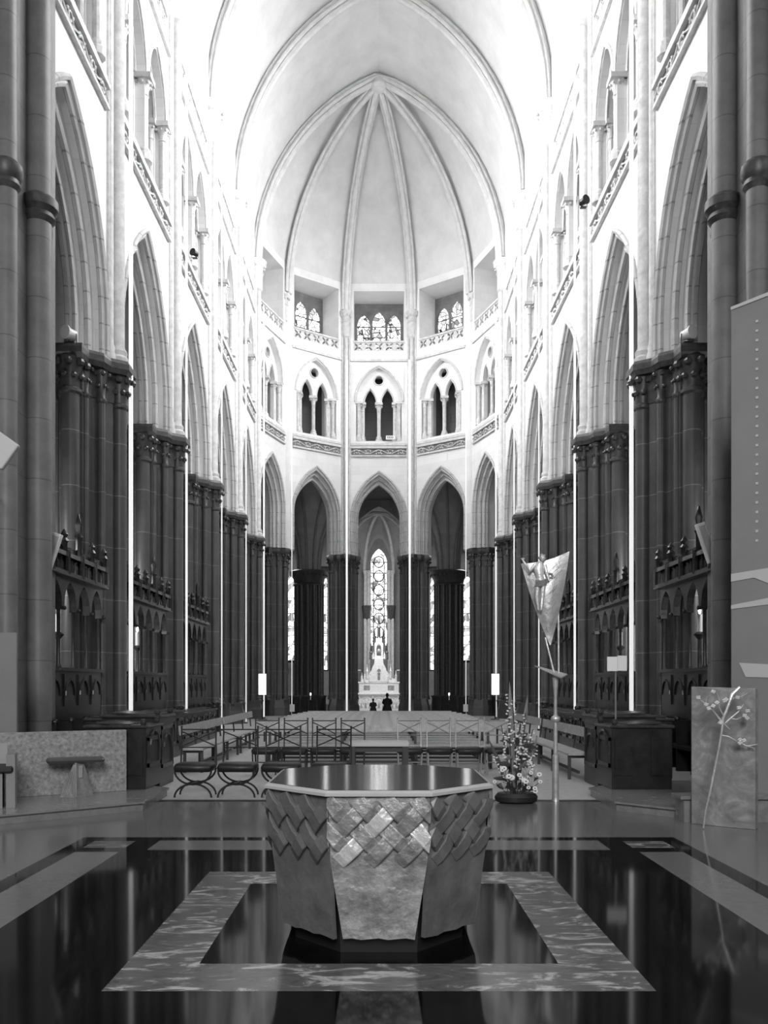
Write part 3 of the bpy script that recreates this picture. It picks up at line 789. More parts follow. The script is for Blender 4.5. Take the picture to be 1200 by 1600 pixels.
# choir stalls with carved canopies -------------------------------------
def choir_stall(loc, rz, label):
    t = empty('choir_stall', loc, label, 'choir stall', 'canopied choir stalls', None, rz)
    fn = lambda u, v, w: (w, u, v); HL = 1.9; n = 5; st = 2 * HL / n
    # local +x looks into the nave
    m = MB(); m.box(-.1, 0, -HL, HL, 0, 1.9)
    for k in range(n):
        u = -HL + st * (k + .5); m.box(0, .03, u - .28, u + .28, 1.2, 1.8); m.tube([fn(uu, v, .04) for uu, v in arch(u, .24, 1.4, 1.7, 5)], .02, 5)
    m.box(-.12, .06, -HL, HL, 1.86, 1.92); m.build('back_panel', 'wood', t, 0)
    m = MB(); m.box(0, .5, -HL, HL, .42, .48); m.box(.02, .06, -HL, HL, 0, .42); m.build('seat', 'wood', t, 0)
    for k in range(n + 1):
        u = -HL + st * k; m = MB(); m.box(0, .48, u - .03, u + .03, .0, .95); m.sph((.46, u, .97), .055, 8, 5); m.build('seat_divider', 'wood', t)
        m = MB(); m.lathe([(.06, 1.92), (.035, 2.0), (.035, 3.0), (.06, 3.06), (.06, 3.12)], -.05, u, 8); m.build('post', 'woodtrim', t)
    holes = [[(-HL + st * k + .06, 3.06), (-HL + st * (k + 1) - .06, 3.06)] + list(reversed(arch(-HL + st * (k + .5), st / 2 - .06, 3.1, 3.55, 6))) for k in range(n)]
    m = MB(); outl = [(-HL, 3.0)]
    for k in range(n):
        c = -HL + st * (k + .5); outl += [(c - st / 2 + .06, 3.0)] + arch(c, st / 2 - .06, 3.08, 3.55, 6) + [(c + st / 2 - .06, 3.0)]
    outl += [(HL, 3.0), (HL, 3.68), (-HL, 3.68)]
    m.slab(outl, [], fn, -.1, .04)
    for k in range(n + 1): m.sph((.06, -HL + st * k, 3.03), .045, 7, 4)
    m.build('canopy_arcade', 'woodtrim', t, 0)
    m = MB(); m.box(-.14, .16, -HL - .04, HL + .04, 3.62, 3.7); m.box(-.12, .02, -HL, HL, 3.7, 4.0); m.box(-.14, .14, -HL - .04, HL + .04, 3.98, 4.06)
    m.build('cornice', 'woodtrim', t, 0)
    for k in range(n):
        for q in range(3):
            u = -HL + st * (k + .5) + (q - 1) * .2; m = MB(); m.lathe([(.05, 3.7), (.06, 3.85), (.035, 3.9), (.045, 3.95), (.01, 3.99)], .05, u, 7); m.build('frieze_figure', 'woodtrim', t)
    m = MB(); m.box(-.04, .04, -HL, HL, 4.06, 4.17)
    for k in range(int(2 * HL / .09)): m.sph((0, -HL + .045 + k * .09, 4.19), .03, 5, 4)
    m.build('cresting', 'wood', t)
    for k in range(n + 1):
        u = -HL + st * k; h = .42 if k != 3 else .85
        m = MB(); m.lathe([(.06, 4.0), (.06, 4.06 + h * .4), (.09, 4.08 + h * .45), (.05, 4.1 + h * .55), (.075, 4.1 + h * .7), (.02, 4.06 + h), (.0, 4.08 + h)], .06, u, 8)
        m.build('pinnacle', 'wood', t)
        m = MB(); m.lathe([(.05, 3.66), (.05, 4.1)], .13, u, 6); m.build('buttress', 'woodtrim', t)
    return t
st0 = None
for side, sx in (('left', -1), ('right', 1)):
    for k, y in enumerate((16.3, 21.85, 27.25)):
        lab = 'dark canopied choir stall in the %s arch on the %s of the nave' % (ordn[k], side)
        rz = 0 if sx < 0 else PI
        if st0 is None: st0 = choir_stall((sx * (5.9 + RX[sx]), y, 0), rz, lab)
        else: dup(st0, (sx * (5.9 + RX[sx]), y, 0), rz, None, lab)

# stall desks
def desk(loc, lx, ly, h, label, sx):
    t = empty('stall_desk', loc, label, 'desk', 'dark stall desks')
    MB().box(-lx / 2, lx / 2, -ly / 2, ly / 2, 0, h - .06).build('body', 'wood', t, 0, .01)
    m = MB(); m.box(-lx / 2 - .03, lx / 2 + .03, -ly / 2 - .03, ly / 2 + .03, h - .06, h - .02); m.obox((sx * .05, 0, h - .005), (lx * .55, ly * .96, .03), Matrix.Rotation(sx * -.06, 3, 'Y'))
    m.build('top', 'woodtrim', t, 0, .008)
    f = -sx * lx / 2
    m = MB()
    for k in range(max(1, round(ly / .75))):
        n = max(1, round(ly / .75)); u = -ly / 2 + ly * (k + .5) / n; hw = ly / n / 2 - .08
        x = sorted((f, f - sx * .02)); m.box(x[0], x[1], u - hw, u + hw, .3, .36); m.box(x[0], x[1], u - hw, u + hw, h - .25, h - .19); m.box(x[0], x[1], u - hw, u - hw + .05, .3, h - .2); m.box(x[0], x[1], u + hw - .05, u + hw, .3, h - .2)
        m.tube([(x[0] if sx > 0 else x[1], u + hw * .7 * math.cos(a), .62 + .2 * math.sin(a)) for a in [PI * i / 8 for i in range(9)]], .015, 5)
    m.build('side_panel', 'woodtrim', t, 0)
    m = MB()
    for x in (-.3, .3): m.box(x * lx - .15 * lx, x * lx + .15 * lx, -ly / 2 - .015, -ly / 2, .2, h - .2)
    m.build('end_panel', 'wood', t, 0)
    for y in (-1, 1): MB().sph((-sx * (lx / 2 - .05), y * (ly / 2 - .05), h + .02), .05, 8, 5).build('finial', 'woodtrim', t)
    return t
for side, sx in (('left', -1), ('right', 1)):
    desk((sx * 3.72, 12.55, .12), .85, .85, .93, 'dark wooden stall desk with carved side on the stone step, nearest on the %s' % side, sx)
    desk((sx * 3.85, 13.75, 0), .9, .9, 1.15, 'tall dark stall desk just behind the nearest desk on the %s' % side, sx)
    desk((sx * 4.75, 17.2, 0), .5, 5.2, 1.05, 'long dark stall desk before the first canopied stall on the %s' % side, sx)
    desk((sx * 4.9, 22.6, 0), .45, 4.2, .95, 'long dark stall desk before the second canopied stall on the %s' % side, sx)

# stone steps --------------------------------------------------------------
m = MB(); q = [(-4.45, 9.7), (-3.0, 10.9), (-3.05, 12.35), (-4.2, 13.3), (-6.2, 13.3), (-6.2, 9.0)]
m.prism(q, 0, .095); m.prism([(x + (.03 if x > -6 else 0), y - (.02 if y < 12 else 0)) for x, y in q], .095, .12)
o = m.build('step', 'step', smooth=0); tag(o, 'low polished marble step under the speckled slab on the left', 'step', kind='structure')
m = MB(); q = [(3.02, 10.9), (3.62, 10.28), (5.6, 10.28), (5.6, 13.3), (3.9, 13.3), (3.05, 12.35)]
m.prism(q, 0, .095); m.prism([(x - (.03 if x < 3.7 else 0), y - (.02 if y < 12 else 0)) for x, y in q], .095, .12)
o = m.build('step', 'step', smooth=0); tag(o, 'low polished marble step under the dark desks on the right', 'step', kind='structure')
m = MB(); m.box(3.55, 4.6, 9.98, 10.27, 0, .27); m.box(3.5, 4.6, 9.94, 10.27, .27, .31)
o = m.build('step', 'step', smooth=0); tag(o, 'short upper marble step half hidden by the marble panel on the right', 'step', kind='structure')

# speckled slab with seats, left ------------------------------------------------
def wallslab(p, q, h, th, z0=.12):
    d = Vector((q[0] - p[0], q[1] - p[1])).normalized(); nn = Vector((-d.y, d.x)) * th
    return MB().prism([p, q, (q[0] + nn.x, q[1] + nn.y), (p[0] + nn.x, p[1] + nn.y)], z0, h)
m = wallslab((-5.6, 10.8), (-3.53, 12.0), .97, .12)
o = m.build('marble_slab', 'slab', smooth=0, bevel=.006); tag(o, 'low speckled grey marble slab standing on the left step', 'marble slab')
t = empty('pedestal_seat', (-4.05, 11.45, .12), 'marble ledge seat on a bright wedge foot before the left slab', 'seat', None, None, .38)
MB().bevbox(-.37, .37, -.14, .14, .45, .51, .03).build('seat', 'dark', t, 0)
m = MB(); m.add([(-.2, -.1, 0), (0, -.22, 0), (.23, -.06, 0), (.2, .12, 0), (-.18, .12, 0), (-.02, -.1, .45), (0, -.12, .45), (.1, -.04, .45), (.1, .08, .45), (-.02, .08, .45)],
        [(0, 1, 6, 5), (1, 2, 7, 6), (2, 3, 8, 7), (3, 4, 9, 8), (4, 0, 5, 9), (5, 6, 7, 8, 9), (4, 3, 2, 1, 0)])
m.build('foot', 'slab2', t, 0)
m = MB()
for k in range(4): m.tube([(-.17 + k * .045, -.118 - k * .025, .03), (-.03 + k * .008, -.118 - k * .004, .42)], .006, 4)
m.tube([(.0, -.225, .01), (.0, -.125, .45)], .008, 4); m.obox((.055, -.13, .33), (.05, .02, .16), Matrix.Rotation(.35, 3, 'Z')); m.build('shiny_facet', 'gilt', t, 0)
t = empty('stone_chair', (-4.72, 10.55, .12), 'dark stone box chair at the left edge of the slab', 'chair', None, None, .35)
MB().box(-.35, .1, -.3, .1, 0, .42).build('base', 'panel', t, 0)
MB().bevbox(-.42, .22, -.34, .12, .42, .5, .02).build('seat', 'bronzedark', t, 0)
m = MB(); m.prism([(.14, -.3), (.24, -.3), (.24, .16), (.14, .16)], 0, .64); m.build('side_slab', 'panel', t, 0)
m = MB(); m.obox((-.12, .14, .58), (.5, .05, .34), Matrix.Rotation(-.2, 3, 'X')); m.build('backrest', 'panel', t, 0)

# curule chairs with cross backs ---------------------------------------------
def curule(loc, rz, label, group, frame='iron', seat='cushion', w=.5, straight=False):
    t = empty('folding_chair', loc, label, 'chair', group, None, rz); h = w / 2
    m = MB(); m.bevbox(-h - .01, h + .01, -.22, .22, .37, .485, .04); m.build('seat', seat, t, 50)
    for y in (-.17, .17):
        if straight:
            for s in (-1, 1): MB().tube([(s * h * .96, y, .4), (s * h * .9, y * 1.05, .01)], .013, 6).build('leg', frame, t)
            continue
        m = MB()
        m.tube([(h * math.cos(a), y, .40 - .205 * math.sin(a)) for a in [PI * i / 14 for i in range(15)]], .014, 6)
        m.tube([(h * math.cos(a), y, .012 + .19 * math.sin(a)) for a in [PI * i / 14 for i in range(15)]], .014, 6)
        m.build('leg_frame', frame, t)
    MB().tube([(-h * .92, .17, .2), (h * .92, .17, .2)] if straight else [(0, -.18, .2), (0, .18, .2)], .01 if straight else .02, 8).build('stretcher', frame, t)
    for s in (-1, 1):
        m = MB(); m.tube([(s * h * .96, .18, .4), (s * h * .96, .22, .72), (s * h * .96, .235, .99)], .012, 6); m.sph((s * h * .96, .235, .99), .017, 6, 4); m.build('back_post', frame, t)
    m = MB(); m.tube([(-h * .96, .232, .95), (h * .96, .232, .95)], .01, 6); m.tube([(-h * .96, .22, .69), (h * .96, .22, .69)], .009, 6)
    for s in (-1, 1): m.tube([(s * h * .96, .225, .92), (s * h * .35, .225, .86), (0, .225, .82), (-s * h * .5, .225, .76), (-s * h * .96, .222, .71)], .01, 6)
    m.build('cross_back', frame, t)
    return t
c0 = curule((-2.62, 12.25, 0), 0, 'black cross-backed folding chair beside the left step, leftmost of the near row', 'black chairs in the near row', w=.52)
for x, lab, rz in ((-2.01, 'black cross-backed folding chair on the grey floor, second from the left step', 0), (-1.39, 'black cross-backed folding chair, third from the left step, partly behind the altar', 0), (-.68, 'black cross-backed folding chair just behind the altar top, beside the wooden table', -.12)):
    dup(c0, (x, 12.25, 0), rz, None, lab)
c1 = curule((-2.02, 15.3, 0), 0, 'black metal chair in the second row, leftmost of four', 'metal chairs in the second row', w=.44, straight=True)
for x, lab in ((-1.5, 'black metal chair in the second row, second of four on the left'), (-.99, 'black metal chair in the second row, third of four on the left'), (-.47, 'black metal chair in the second row, next to the wooden table')):
    dup(c1, (x, 15.3, 0), 0, None, lab)
c2 = curule((.55, 15.3, 0), 0, 'pale steel cross-backed chair in the second row, next to the wooden table', 'pale steel chairs in the second row', 'steel', 'cushion', .44, True)
for x, lab in ((1.08, 'pale steel cross-backed chair, second to the right of the wooden table'), (1.6, 'pale steel cross-backed chair, third to the right of the wooden table'), (2.12, 'pale steel cross-backed chair behind the flowers, last of its row')):
    dup(c2, (x, 15.3, 0), 0, None, lab)

# small wooden table
t = empty('wooden_table', (0, 12.75, 0), 'small light wooden table behind the altar between the chairs', 'table')
MB().bevbox(-.44, .44, -.28, .28, .70, .76, .01).build('tabletop', 'panelpale', t, 0)
MB().box(-.38, .38, -.22, .22, .62, .70).build('apron', 'benchdark', t, 0)
for x in (-1, 1):
    for y in (-1, 1):
        MB().prism([(x * .39 - .03, y * .22 - .03), (x * .39 + .03, y * .22 - .03), (x * .39 + .03, y * .22 + .03), (x * .39 - .03, y * .22 + .03)], 0, .70, 1.5).build('leg', 'benchdark', t, 0)
MB().box(-.36, .36, .2, .23, .3, .34).build('stretcher', 'benchdark', t, 0)

# benches ------------------------------------------------------------------
def bench(loc, L, rz, label, group, wood='bench'):
    t = empty('bench', loc, label, 'bench', group, None, rz); h = L / 2
    MB().bevbox(-h, h, -.2, .17, .41, .45, .008).build('seat', wood, t, 0)
    m = MB(); m.obox((0, .22, .77), (L, .03, .17), Matrix.Rotation(-.1, 3, 'X')); m.build('backrest', wood, t, 0)
    n = max(2, round(L / 1.1))
    for k in range(n):
        x = -h + .12 + (L - .24) * k / (n - 1)
        m = MB(); m.box(x - .025, x + .025, -.18, -.13, 0, .41); m.build('leg', 'benchdark', t, 0)
        m = MB(); m.box(x - .025, x + .025, .13, .18, 0, .45); m.obox((x, .25, .6), (.05, .03, .36), Matrix.Rotation(-.1, 3, 'X')); m.box(x - .02, x + .02, -.15, .15, .36, .41); m.build('leg', 'benchdark', t, 0)
    m = MB(); m.box(-h + .1, h - .1, -.02, .02, .1, .14); m.build('stretcher', 'benchdark', t, 0)
    return t
b0 = bench((0, 16.5, 0), 4.5, 0, 'long light wooden bench, nearest of the rows across the nave', 'benches in rows across the nave')
rows = ['second', 'third', 'fourth', 'fifth', 'sixth', 'seventh', 'eighth', 'ninth', 'tenth']
for k, nm in enumerate(rows):
    dup(b0, (0 if k < 5 else .02, 17.45 + .85 * k, 0), 0, (1 - max(0, k - 5) * .03, 1, 1), 'long light wooden bench in the %s row across the nave' % nm)
def sidebench(sx, y, L, label): return bench((sx * 3.38, y, 0), L, PI / 2 if sx < 0 else -PI / 2, label, 'benches along the piers')
sidebench(-1, 17.6, 4.2, 'long light bench parallel to the left piers, nearer of the two')
sidebench(-1, 22.1, 4.4, 'long light bench parallel to the left piers, farther of the two')
sidebench(1, 16.6, 4.4, 'long light bench parallel to the right piers behind the banner pole')
sidebench(1, 21.3, 4.4, 'long light bench parallel to the right piers, farther of the two')

# lit screens on stands, small notices, candles
for sx, sd in ((-1, 'left'), (1, 'right')):
    t = empty('lit_screen', (sx * 5.35, 39.4, 0), 'bright upright white screen on a stand before the last pier on the %s' % sd, 'screen', 'bright screens at the apse')
    MB().box(-.17, .17, -.04, .0, 1.15, 2.1).build('display', 'screen', t, 0); MB().box(-.19, .19, 0, .05, 1.13, 2.12).build('casing', 'iron', t, 0)
    MB().lathe([(.22, 0), (.22, .03), (.03, .05), (.03, 1.14)], 0, .02, 12).build('stand', 'iron', t)
    t = empty('notice_stand', (sx * 4.35, 43.0, 0), 'small white notice on a stand between the apse piers on the %s' % sd, 'notice', 'small notices')
    MB().box(-.12, .12, -.02, .02, .25, .62).build('notice_card', 'paper', t, 0); MB().lathe([(.12, 0), (.12, .03), (.02, .05), (.02, .26)], 0, .0, 8).build('stand', 'iron', t)
    t = empty('candle_stand', (sx * 3.65 + .05, 45.2, 0), 'thin lit candle on a dark stand before the %s apse screen' % sd, 'candle', 'lit candles')
    MB().lathe([(.13, 0), (.13, .04), (.02, .08), (.02, .75), (.06, .8)], 0, 0, 8).build('stand', 'iron', t)
    MB().lathe([(.025, .8), (.025, 1.05)], 0, 0, 8).build('candle', 'white', t); MB().sph((0, 0, 1.11), (.035, .035, .07), 8, 5).build('flame', 'flame', t)

# flower arrangement --------------------------------------------------------
rnd = random.Random(3)
t = empty('flower_arrangement', (1.86, 11.62, 0), 'tall arrangement of white blossoms and dark leaves in a low dark bowl', 'flowers')
MB().lathe([(.2, 0), (.27, .03), (.28, .09), (.24, .14), (.2, .13)], 0, 0, 18, 1.05, .7).build('bowl', 'dish', t)
def spike(x0, y0, x1, y1, z1, n, r):
    m = MB(); base = Vector((x0, y0, .12)); tip = Vector((x1, y1, z1)); mid = (base + tip) / 2 + Vector(((x1 - x0) * -.15, 0, .08))
    P = [base * (1 - s) ** 2 + mid * 2 * s * (1 - s) + tip * s * s for s in [i / 8 for i in range(9)]]
    m.tube(P, .006, 5); s_ = m.build('flower_spike', 'leaf', t)
    b = MB()
    for k in range(n):
        s = .45 + .55 * k / n; p = base * (1 - s) ** 2 + mid * 2 * s * (1 - s) + tip * s * s; a = rnd.uniform(0, 6.28); q = r * (1.25 - s * .6)
        c = p + Vector((math.cos(a), math.sin(a), .2)) * q * .9
        for e in range(3):
            b.sph(tuple(c + Vector((rnd.uniform(-1, 1), rnd.uniform(-1, 1), rnd.uniform(-.6, .6))) * q * .5), (q * .5, q * .5, q * .38), 6, 4)
    b.build('blossom', 'petal', s_)
for a in [(-.05, 0, -.13, .0, 1.5, 16, .035), (.02, .05, -.04, .05, 1.42, 14, .04), (.05, 0, .13, 0, 1.22, 14, .035), (.08, 0, .22, -.05, 1.0, 14, .035), (-.08, 0, -.2, 0, 1.05, 14, .035), (0, -.05, .02, -.08, .86, 12, .04),
          (.1, 0, .3, .0, .78, 12, .035), (-.1, 0, -.33, -.02, .66, 12, .035), (.0, .1, .08, .14, 1.1, 12, .035), (-.06, -.08, -.22, -.12, .5, 9, .04), (.1, -.08, .22, -.1, .55, 10, .04)]: spike(*a)
def leaf(x0, y0, z0, dx, dy, dz, wd, m_='leaf'):
    m = MB(); P = [Vector((x0 + dx * s, y0 + dy * s, z0 + dz * s - .12 * s * s * (abs(dx) + abs(dy)))) for s in [i / 6 for i in range(7)]]
    sd = Vector((dx, dy, dz)).cross(Vector((0, 1, .15))).normalized(); vs = []
    for i, p in enumerate(P):
        w = wd * math.sin(PI * min(1, .08 + i / 6.0 * .92)) + .003; n_ = Vector((0, -1, .3)).normalized() * w * .25
        vs += [p - sd * w, p + n_, p + sd * w, p - n_ * .3]
    m.rings([vs[i * 4:i * 4 + 4] for i in range(7)]); m.build('leaf', m_, t, 60)
leaf(-.02, .05, .2, -.06, .02, 1.45, .045, 'leafpale'); leaf(-.12, 0, .25, -.24, 0, .62, .03); leaf(.18, 0, .25, .1, 0, .68, .018, 'leafpale'); leaf(.1, .03, .9, .06, 0, .55, .025, 'leafpale')
for k in range(46):
    a = rnd.uniform(0, 6.28); z = rnd.uniform(.1, .95); r = rnd.uniform(.02, .14); l = rnd.uniform(.12, .24)
    leaf(r * math.cos(a), r * math.sin(a) * .7, z, l * math.cos(a), l * math.sin(a) * .7, rnd.uniform(-.02, .16), rnd.uniform(.018, .04), 'leaf' if k % 4 else 'leafpale')
for k in range(15):
    x = rnd.uniform(-.32, .32); z = rnd.uniform(.16, .5); y = -.14 - rnd.uniform(0, .1)
    m = MB(); c = Vector((x, y, z)); m.tube([(x * .3, y * .3, .1), tuple(c)], .004, 4)
    d = m.build('daisy', 'leaf', t); m = MB()
    for q in range(9):
        a = 2 * PI * q / 9; m.sph((x + .024 * math.cos(a), y - .012, z + .02 * math.sin(a)), (.017, .006, .013), 5, 4)
    fz = rnd.uniform(.7, 1.25); m.v = [(x + (a_ - x) * fz, b_, z + (c_ - z) * fz) for a_, b_, c_ in m.v]
    m.build('petals', 'petal', d); MB().sph((x, y - .018, z), .008, 6, 4).build('eye', 'bronzedark', d)
for k in range(9):
    x = rnd.uniform(-.2, .28); z = rnd.uniform(.2, .6); y = -.1 - rnd.uniform(0, .08); m = MB()
    for q in range(5):
        a = 2 * PI * q / 5; m.tube([(x, y, z - .05), (x + .02 * math.cos(a), y + .02 * math.sin(a), z), (x + .045 * math.cos(a), y + .045 * math.sin(a), z + .045)], [.008, .02, .004], 5)
    m.build('lily', 'petalgrey', t)

# banner sculpture --------------------------------------------------------------
t = empty('banner_sculpture', (2.43, 11.8, 0), 'gilt triangular banner with a relief figure on a tall slim pole', 'banner')
MB().lathe([(.055, 0), (.05, .02), (.048, .05), (.045, .62), (.03, .64), (.028, 1.08), (.06, 1.1), (.07, 1.13), (.06, 1.16), (.026, 1.18), (.022, 1.45), (.035, 1.58), (.045, 1.7)], 0, 0, 14).build('pole', 'gilt', t)
m = MB(); tri_ = [(-.27, .1), (.1, -.22), (.16, .04)]
m.add([(-.27, .08, 1.87), (.04, -.18, 1.70), (.17, .02, 1.75), (-.27, .08, 1.855), (.04, -.18, 1.685), (.17, .02, 1.735)], [(0, 1, 2), (5, 4, 3), (0, 3, 4, 1), (1, 4, 5, 2), (2, 5, 3, 0)]); m.build('plate', 'gilt', t, 0)
MB().tube([(-.02, -.03, 1.74), (-.14, 0, 2.25)], .014, 6).build('rod', 'gilt', t); MB().tube([(.04, -.02, 1.74), (.04, .02, 3.0)], .014, 6).build('rod', 'gilt', t)
# sheet: TL(815,878) TR(887,862) tip(858,1010) in the photo, slightly dished
def kite(s, q):
    tl = Vector((-.47, .02, 3.27)); tr = Vector((.18, -.06, 3.43)); tip = Vector((-.07, .0, 2.13)); top = tl.lerp(tr, s) - Vector((0, 0, .045 * math.sin(PI * s))); b = tip
    p = top.lerp(b, q); bow = math.sin(PI * q) * .06
    return p + Vector((bow * (s - .5) * .9, -.05 * math.sin(PI * s) * math.sin(PI * min(1, q + .1)), 0))
m = MB(); NS, NQ = 10, 14
for off in (0, .012):
    for q in range(NQ + 1):
        for s in range(NS + 1):
            p = kite(s / NS, q / NQ * .985); m.v.append((p.x, p.y + off, p.z))
K = (NS + 1) * (NQ + 1); fs = []
for q in range(NQ):
    for s in range(NS):
        a = q * (NS + 1) + s; fs += [(a, a + 1, a + NS + 2, a + NS + 1), (K + a + NS + 1, K + a + NS + 2, K + a + 1, K + a)]
    for a in (q * (NS + 1), q * (NS + 1) + NS): fs.append((a, a + NS + 1, K + a + NS + 1, K + a))
for s in range(NS): fs.append((s, s + 1, K + s + 1, K + s)); a = NQ * (NS + 1) + s; fs.append((a, a + 1, K + a + 1, K + a))
m.f += [list(f) for f in fs]; m.mi += [0] * len(fs)
sh = m.build('banner_sheet', 'gilt', t, 60)
m = MB()
for k in range(26):
    s0 = rnd.uniform(.05, .75); q = rnd.uniform(.1, .9); a = kite(s0, q); b = kite(min(.97, s0 + rnd.uniform(.1, .22)), max(.02, q - rnd.uniform(.03, .07)))
    m.tube([tuple(a + Vector((0, -.008, 0))), tuple(b + Vector((0, -.008, 0)))], .0022, 4)
m.build('incised_line', 'bronze', sh)
# relief figure: bearded man in a loincloth, right arm raised to the left
m = MB(); X, Y, Z0 = -.235, -.1, 2.62
m.tube([(X + .02, Y, Z0 + .36), (X, Y - .01, Z0 + .46), (X - .01, Y, Z0 + .56), (X + .0, Y, Z0 + .625), (X + .02, Y - .01, Z0 + .66)], [.06, .05, .075, .06, .03], 8, flat=.6)
m.sph((X + .035, Y - .02, Z0 + .705), (.035, .04, .048), 10, 7)
m.tube([(X - .06, Y, Z0 + .62), (X - .14, Y - .01, Z0 + .53), (X - .21, Y - .03, Z0 + .63), (X - .235, Y - .03, Z0 + .67)], [.03, .024, .019, .014], 7)
m.tube([(X + .065, Y, Z0 + .61), (X + .09, Y - .02, Z0 + .5), (X + .12, Y - .03, Z0 + .4)], [.03, .023, .016], 7)
for k in range(4): m.tube([(X - .235, Y - .03, Z0 + .67), (X - .262 + k * .017, Y - .035, Z0 + .71 - .004 * abs(k - 2))], [.007, .004], 5)
m.tube([(X + .045, Y, Z0 + .34), (X + .035, Y - .01, Z0 + .2), (X + .02, Y, Z0 + .02), (X + .015, Y - .02, Z0 - .01)], [.04, .03, .016, .018], 7)
m.tube([(X - .03, Y, Z0 + .34), (X - .045, Y - .005, Z0 + .18), (X - .02, Y, Z0 + .0)], [.038, .028, .015], 7)
fg = m.build('relief_figure', 'bronzebright', t, 60)
m = MB()
for k in range(4): m.tube([(X - .06, Y - .02, Z0 + .33 + k * .022), (X + .01, Y - .06, Z0 + .325 + k * .02), (X + .09, Y - .025, Z0 + .37 + k * .015)], .017, 6)
m.build('loincloth', 'bronze', fg)
m = MB()
for k in range(9): a = rnd.uniform(0, 6.28); m.sph((X + .035 + .04 * math.cos(a), Y + .005, Z0 + .72 + .035 * math.sin(a)), .018, 6, 4)
m.build('hair', 'bronze', fg)
m = MB()
for k in range(7): a = k * .9; m.sph((X + .15 + .03 * math.cos(a), Y + .04, Z0 + .47 + .03 * math.sin(a)), .02, 6, 4)
m.build('boss', 'bronze', sh)

# marble panel with the metal branch, right ----------------------------------------
m = MB(); 
P = [(3.6, 9.88), (3.93, 9.62), (4.15, 9.46), (4.22, 9.54), (3.98, 9.72), (3.65, 9.98)]
m.prism(P, 0, 1.55)
for i, v in enumerate(m.v):
    if v[2] > 1: m.v[i] = (v[0], v[1], {0: 1.58, 1: 1.53, 2: 1.56, 3: 1.56, 4: 1.53, 5: 1.58}[i - 6])
o = m.build('marble_slab', 'slab2', smooth=0, bevel=.006); tag(o, 'tall smooth grey marble panel behind the metal branch', 'marble slab')
def at(px, py, Z): return Vector(((px - 592) * Z / FPX, Z, EYE + (1070 - py) * Z / FPX))
t = empty('branch_sculpture', (3.58, 9.49, 0), 'slim silvered metal branch with buds leaning before the marble panel', 'sculpture')
O = Vector((3.58, 9.49, 0)); Zb = 9.47
def A(px, py, dz=0): 
    k = max(0, min(1, (1297 - py) / 220.)); return at(px, py, 9.49 - .12 * k + dz) - O
tr = [A(1099, 1294), A(1103, 1265), A(1110, 1235), A(1117, 1200), A(1124, 1165), A(1128, 1140), A(1130, 1122), A(1137, 1105), A(1144, 1085), A(1156, 1074)]
MB().tube(tr, [.011, .010, .013, .016, .015, .012, .017, .02, .023, .016], 8).build('trunk', 'gilt', t)
def br(pts, r=.01): MB().tube([A(*p) for p in pts], [r] * (len(pts) - 1) + [r * .4], 6).build('branch', 'gilt', t)
br([(1129, 1130), (1121, 1119), (1111, 1107), (1102, 1100), (1091, 1091)]); br([(1103, 1098), (1104, 1090), (1113, 1085)], .007); br([(1131, 1120), (1124, 1106), (1123, 1092), (1120, 1082)], .008)
br([(1133, 1130), (1141, 1123), (1154, 1112), (1162, 1100)], .009); br([(1143, 1123), (1151, 1124), (1162, 1119)], .007); br([(1138, 1096), (1148, 1090), (1158, 1089), (1168, 1083)], .009)
br([(1127, 1149), (1138, 1151), (1147, 1156), (1153, 1160), (1167, 1166), (1184, 1163)], .009); br([(1127, 1126), (1134, 1134), (1141, 1140)], .008); br([(1167, 1166), (1176, 1168), (1180, 1171)], .005)
for px, py in ((1091, 1090), (1114, 1081), (1103, 1101), (1107, 1107), (1114, 1103), (1120, 1098), (1132, 1095), (1134, 1093), (1152, 1090), (1154, 1106), (1168, 1111), (1163, 1118), (1167, 1122), (1125, 1129), (1156, 1156), (1162, 1157), (1156, 1161)):
    m = MB(); c = A(px, py, -.03)
    for k in range(4):
        a = k * 1.57 + px; m.sph((c.x + .014 * math.cos(a), c.y - .006, c.z + .012 * math.sin(a)), (.016, .014, .013), 7, 5)
    m.build('bud', 'bronzebright', t)

# tall grey board beside the right crossing pier, pale panels and speakers ----------------
t = empty('grey_board', (4.52, 11.0, 0), 'tall grey board with pale angular bands at the right edge', 'board')
d = Vector((.764, -.645, 0)); nn = Vector((-.645, -.764, 0))
fnb = lambda u, v, w: tuple(d * u + nn * w + Vector((0, 0, v)))
m = MB(); m.slab([(0, .12), (1.1, .12), (1.1, 6.55), (0, 6.4)], [], fnb, -.05, 0); m.build('board', 'panel', t, 0)
m = MB(); m.slab([(0, 6.4), (1.1, 6.53), (1.1, 6.58), (0, 6.44)], [], fnb, -.06, .02); m.build('edge_strip', 'panelpale', t, 0)
m = MB(); b1 = [(.0, 3.02), (.7, 3.08), (.7, 2.82), (.55, 2.82), (.28, 2.95), (.0, 2.92)]; m.slab(b1, [], fnb, 0, .012); m.build('pale_band', 'panelpale', t, 0); m = MB(); m.slab([(0, 2.62), (.7, 2.72), (.7, 2.62), (.0, 2.57)], [], fnb, 0, .012); m.build('pale_band', 'panelpale', t, 0); m = MB()
m.slab([(.1, 1.88), (.7, 1.84), (.7, 1.68), (.18, 1.70)], [], fnb, 0, .012); m.build('pale_band', 'panelpale', t, 0)
m = MB()
for k in range(24): m.slab(rect(.3, .33, 3.4 + k * .12, 3.43 + k * .12), [], fnb, 0, .01)
m.build('rivet', 'panelpale', t, 0)
t = empty('pale_screen', (-5.08, 11.85, .12), 'grey upright panel standing behind the speckled slab at the left edge', 'panel')
MB().box(-.45, .08, -.02, .02, 0, 2.2).build('sheet', 'panel', t, 0); MB().box(-.5, .12, -.1, .1, 0, .05).build('foot', 'iron', t, 0)
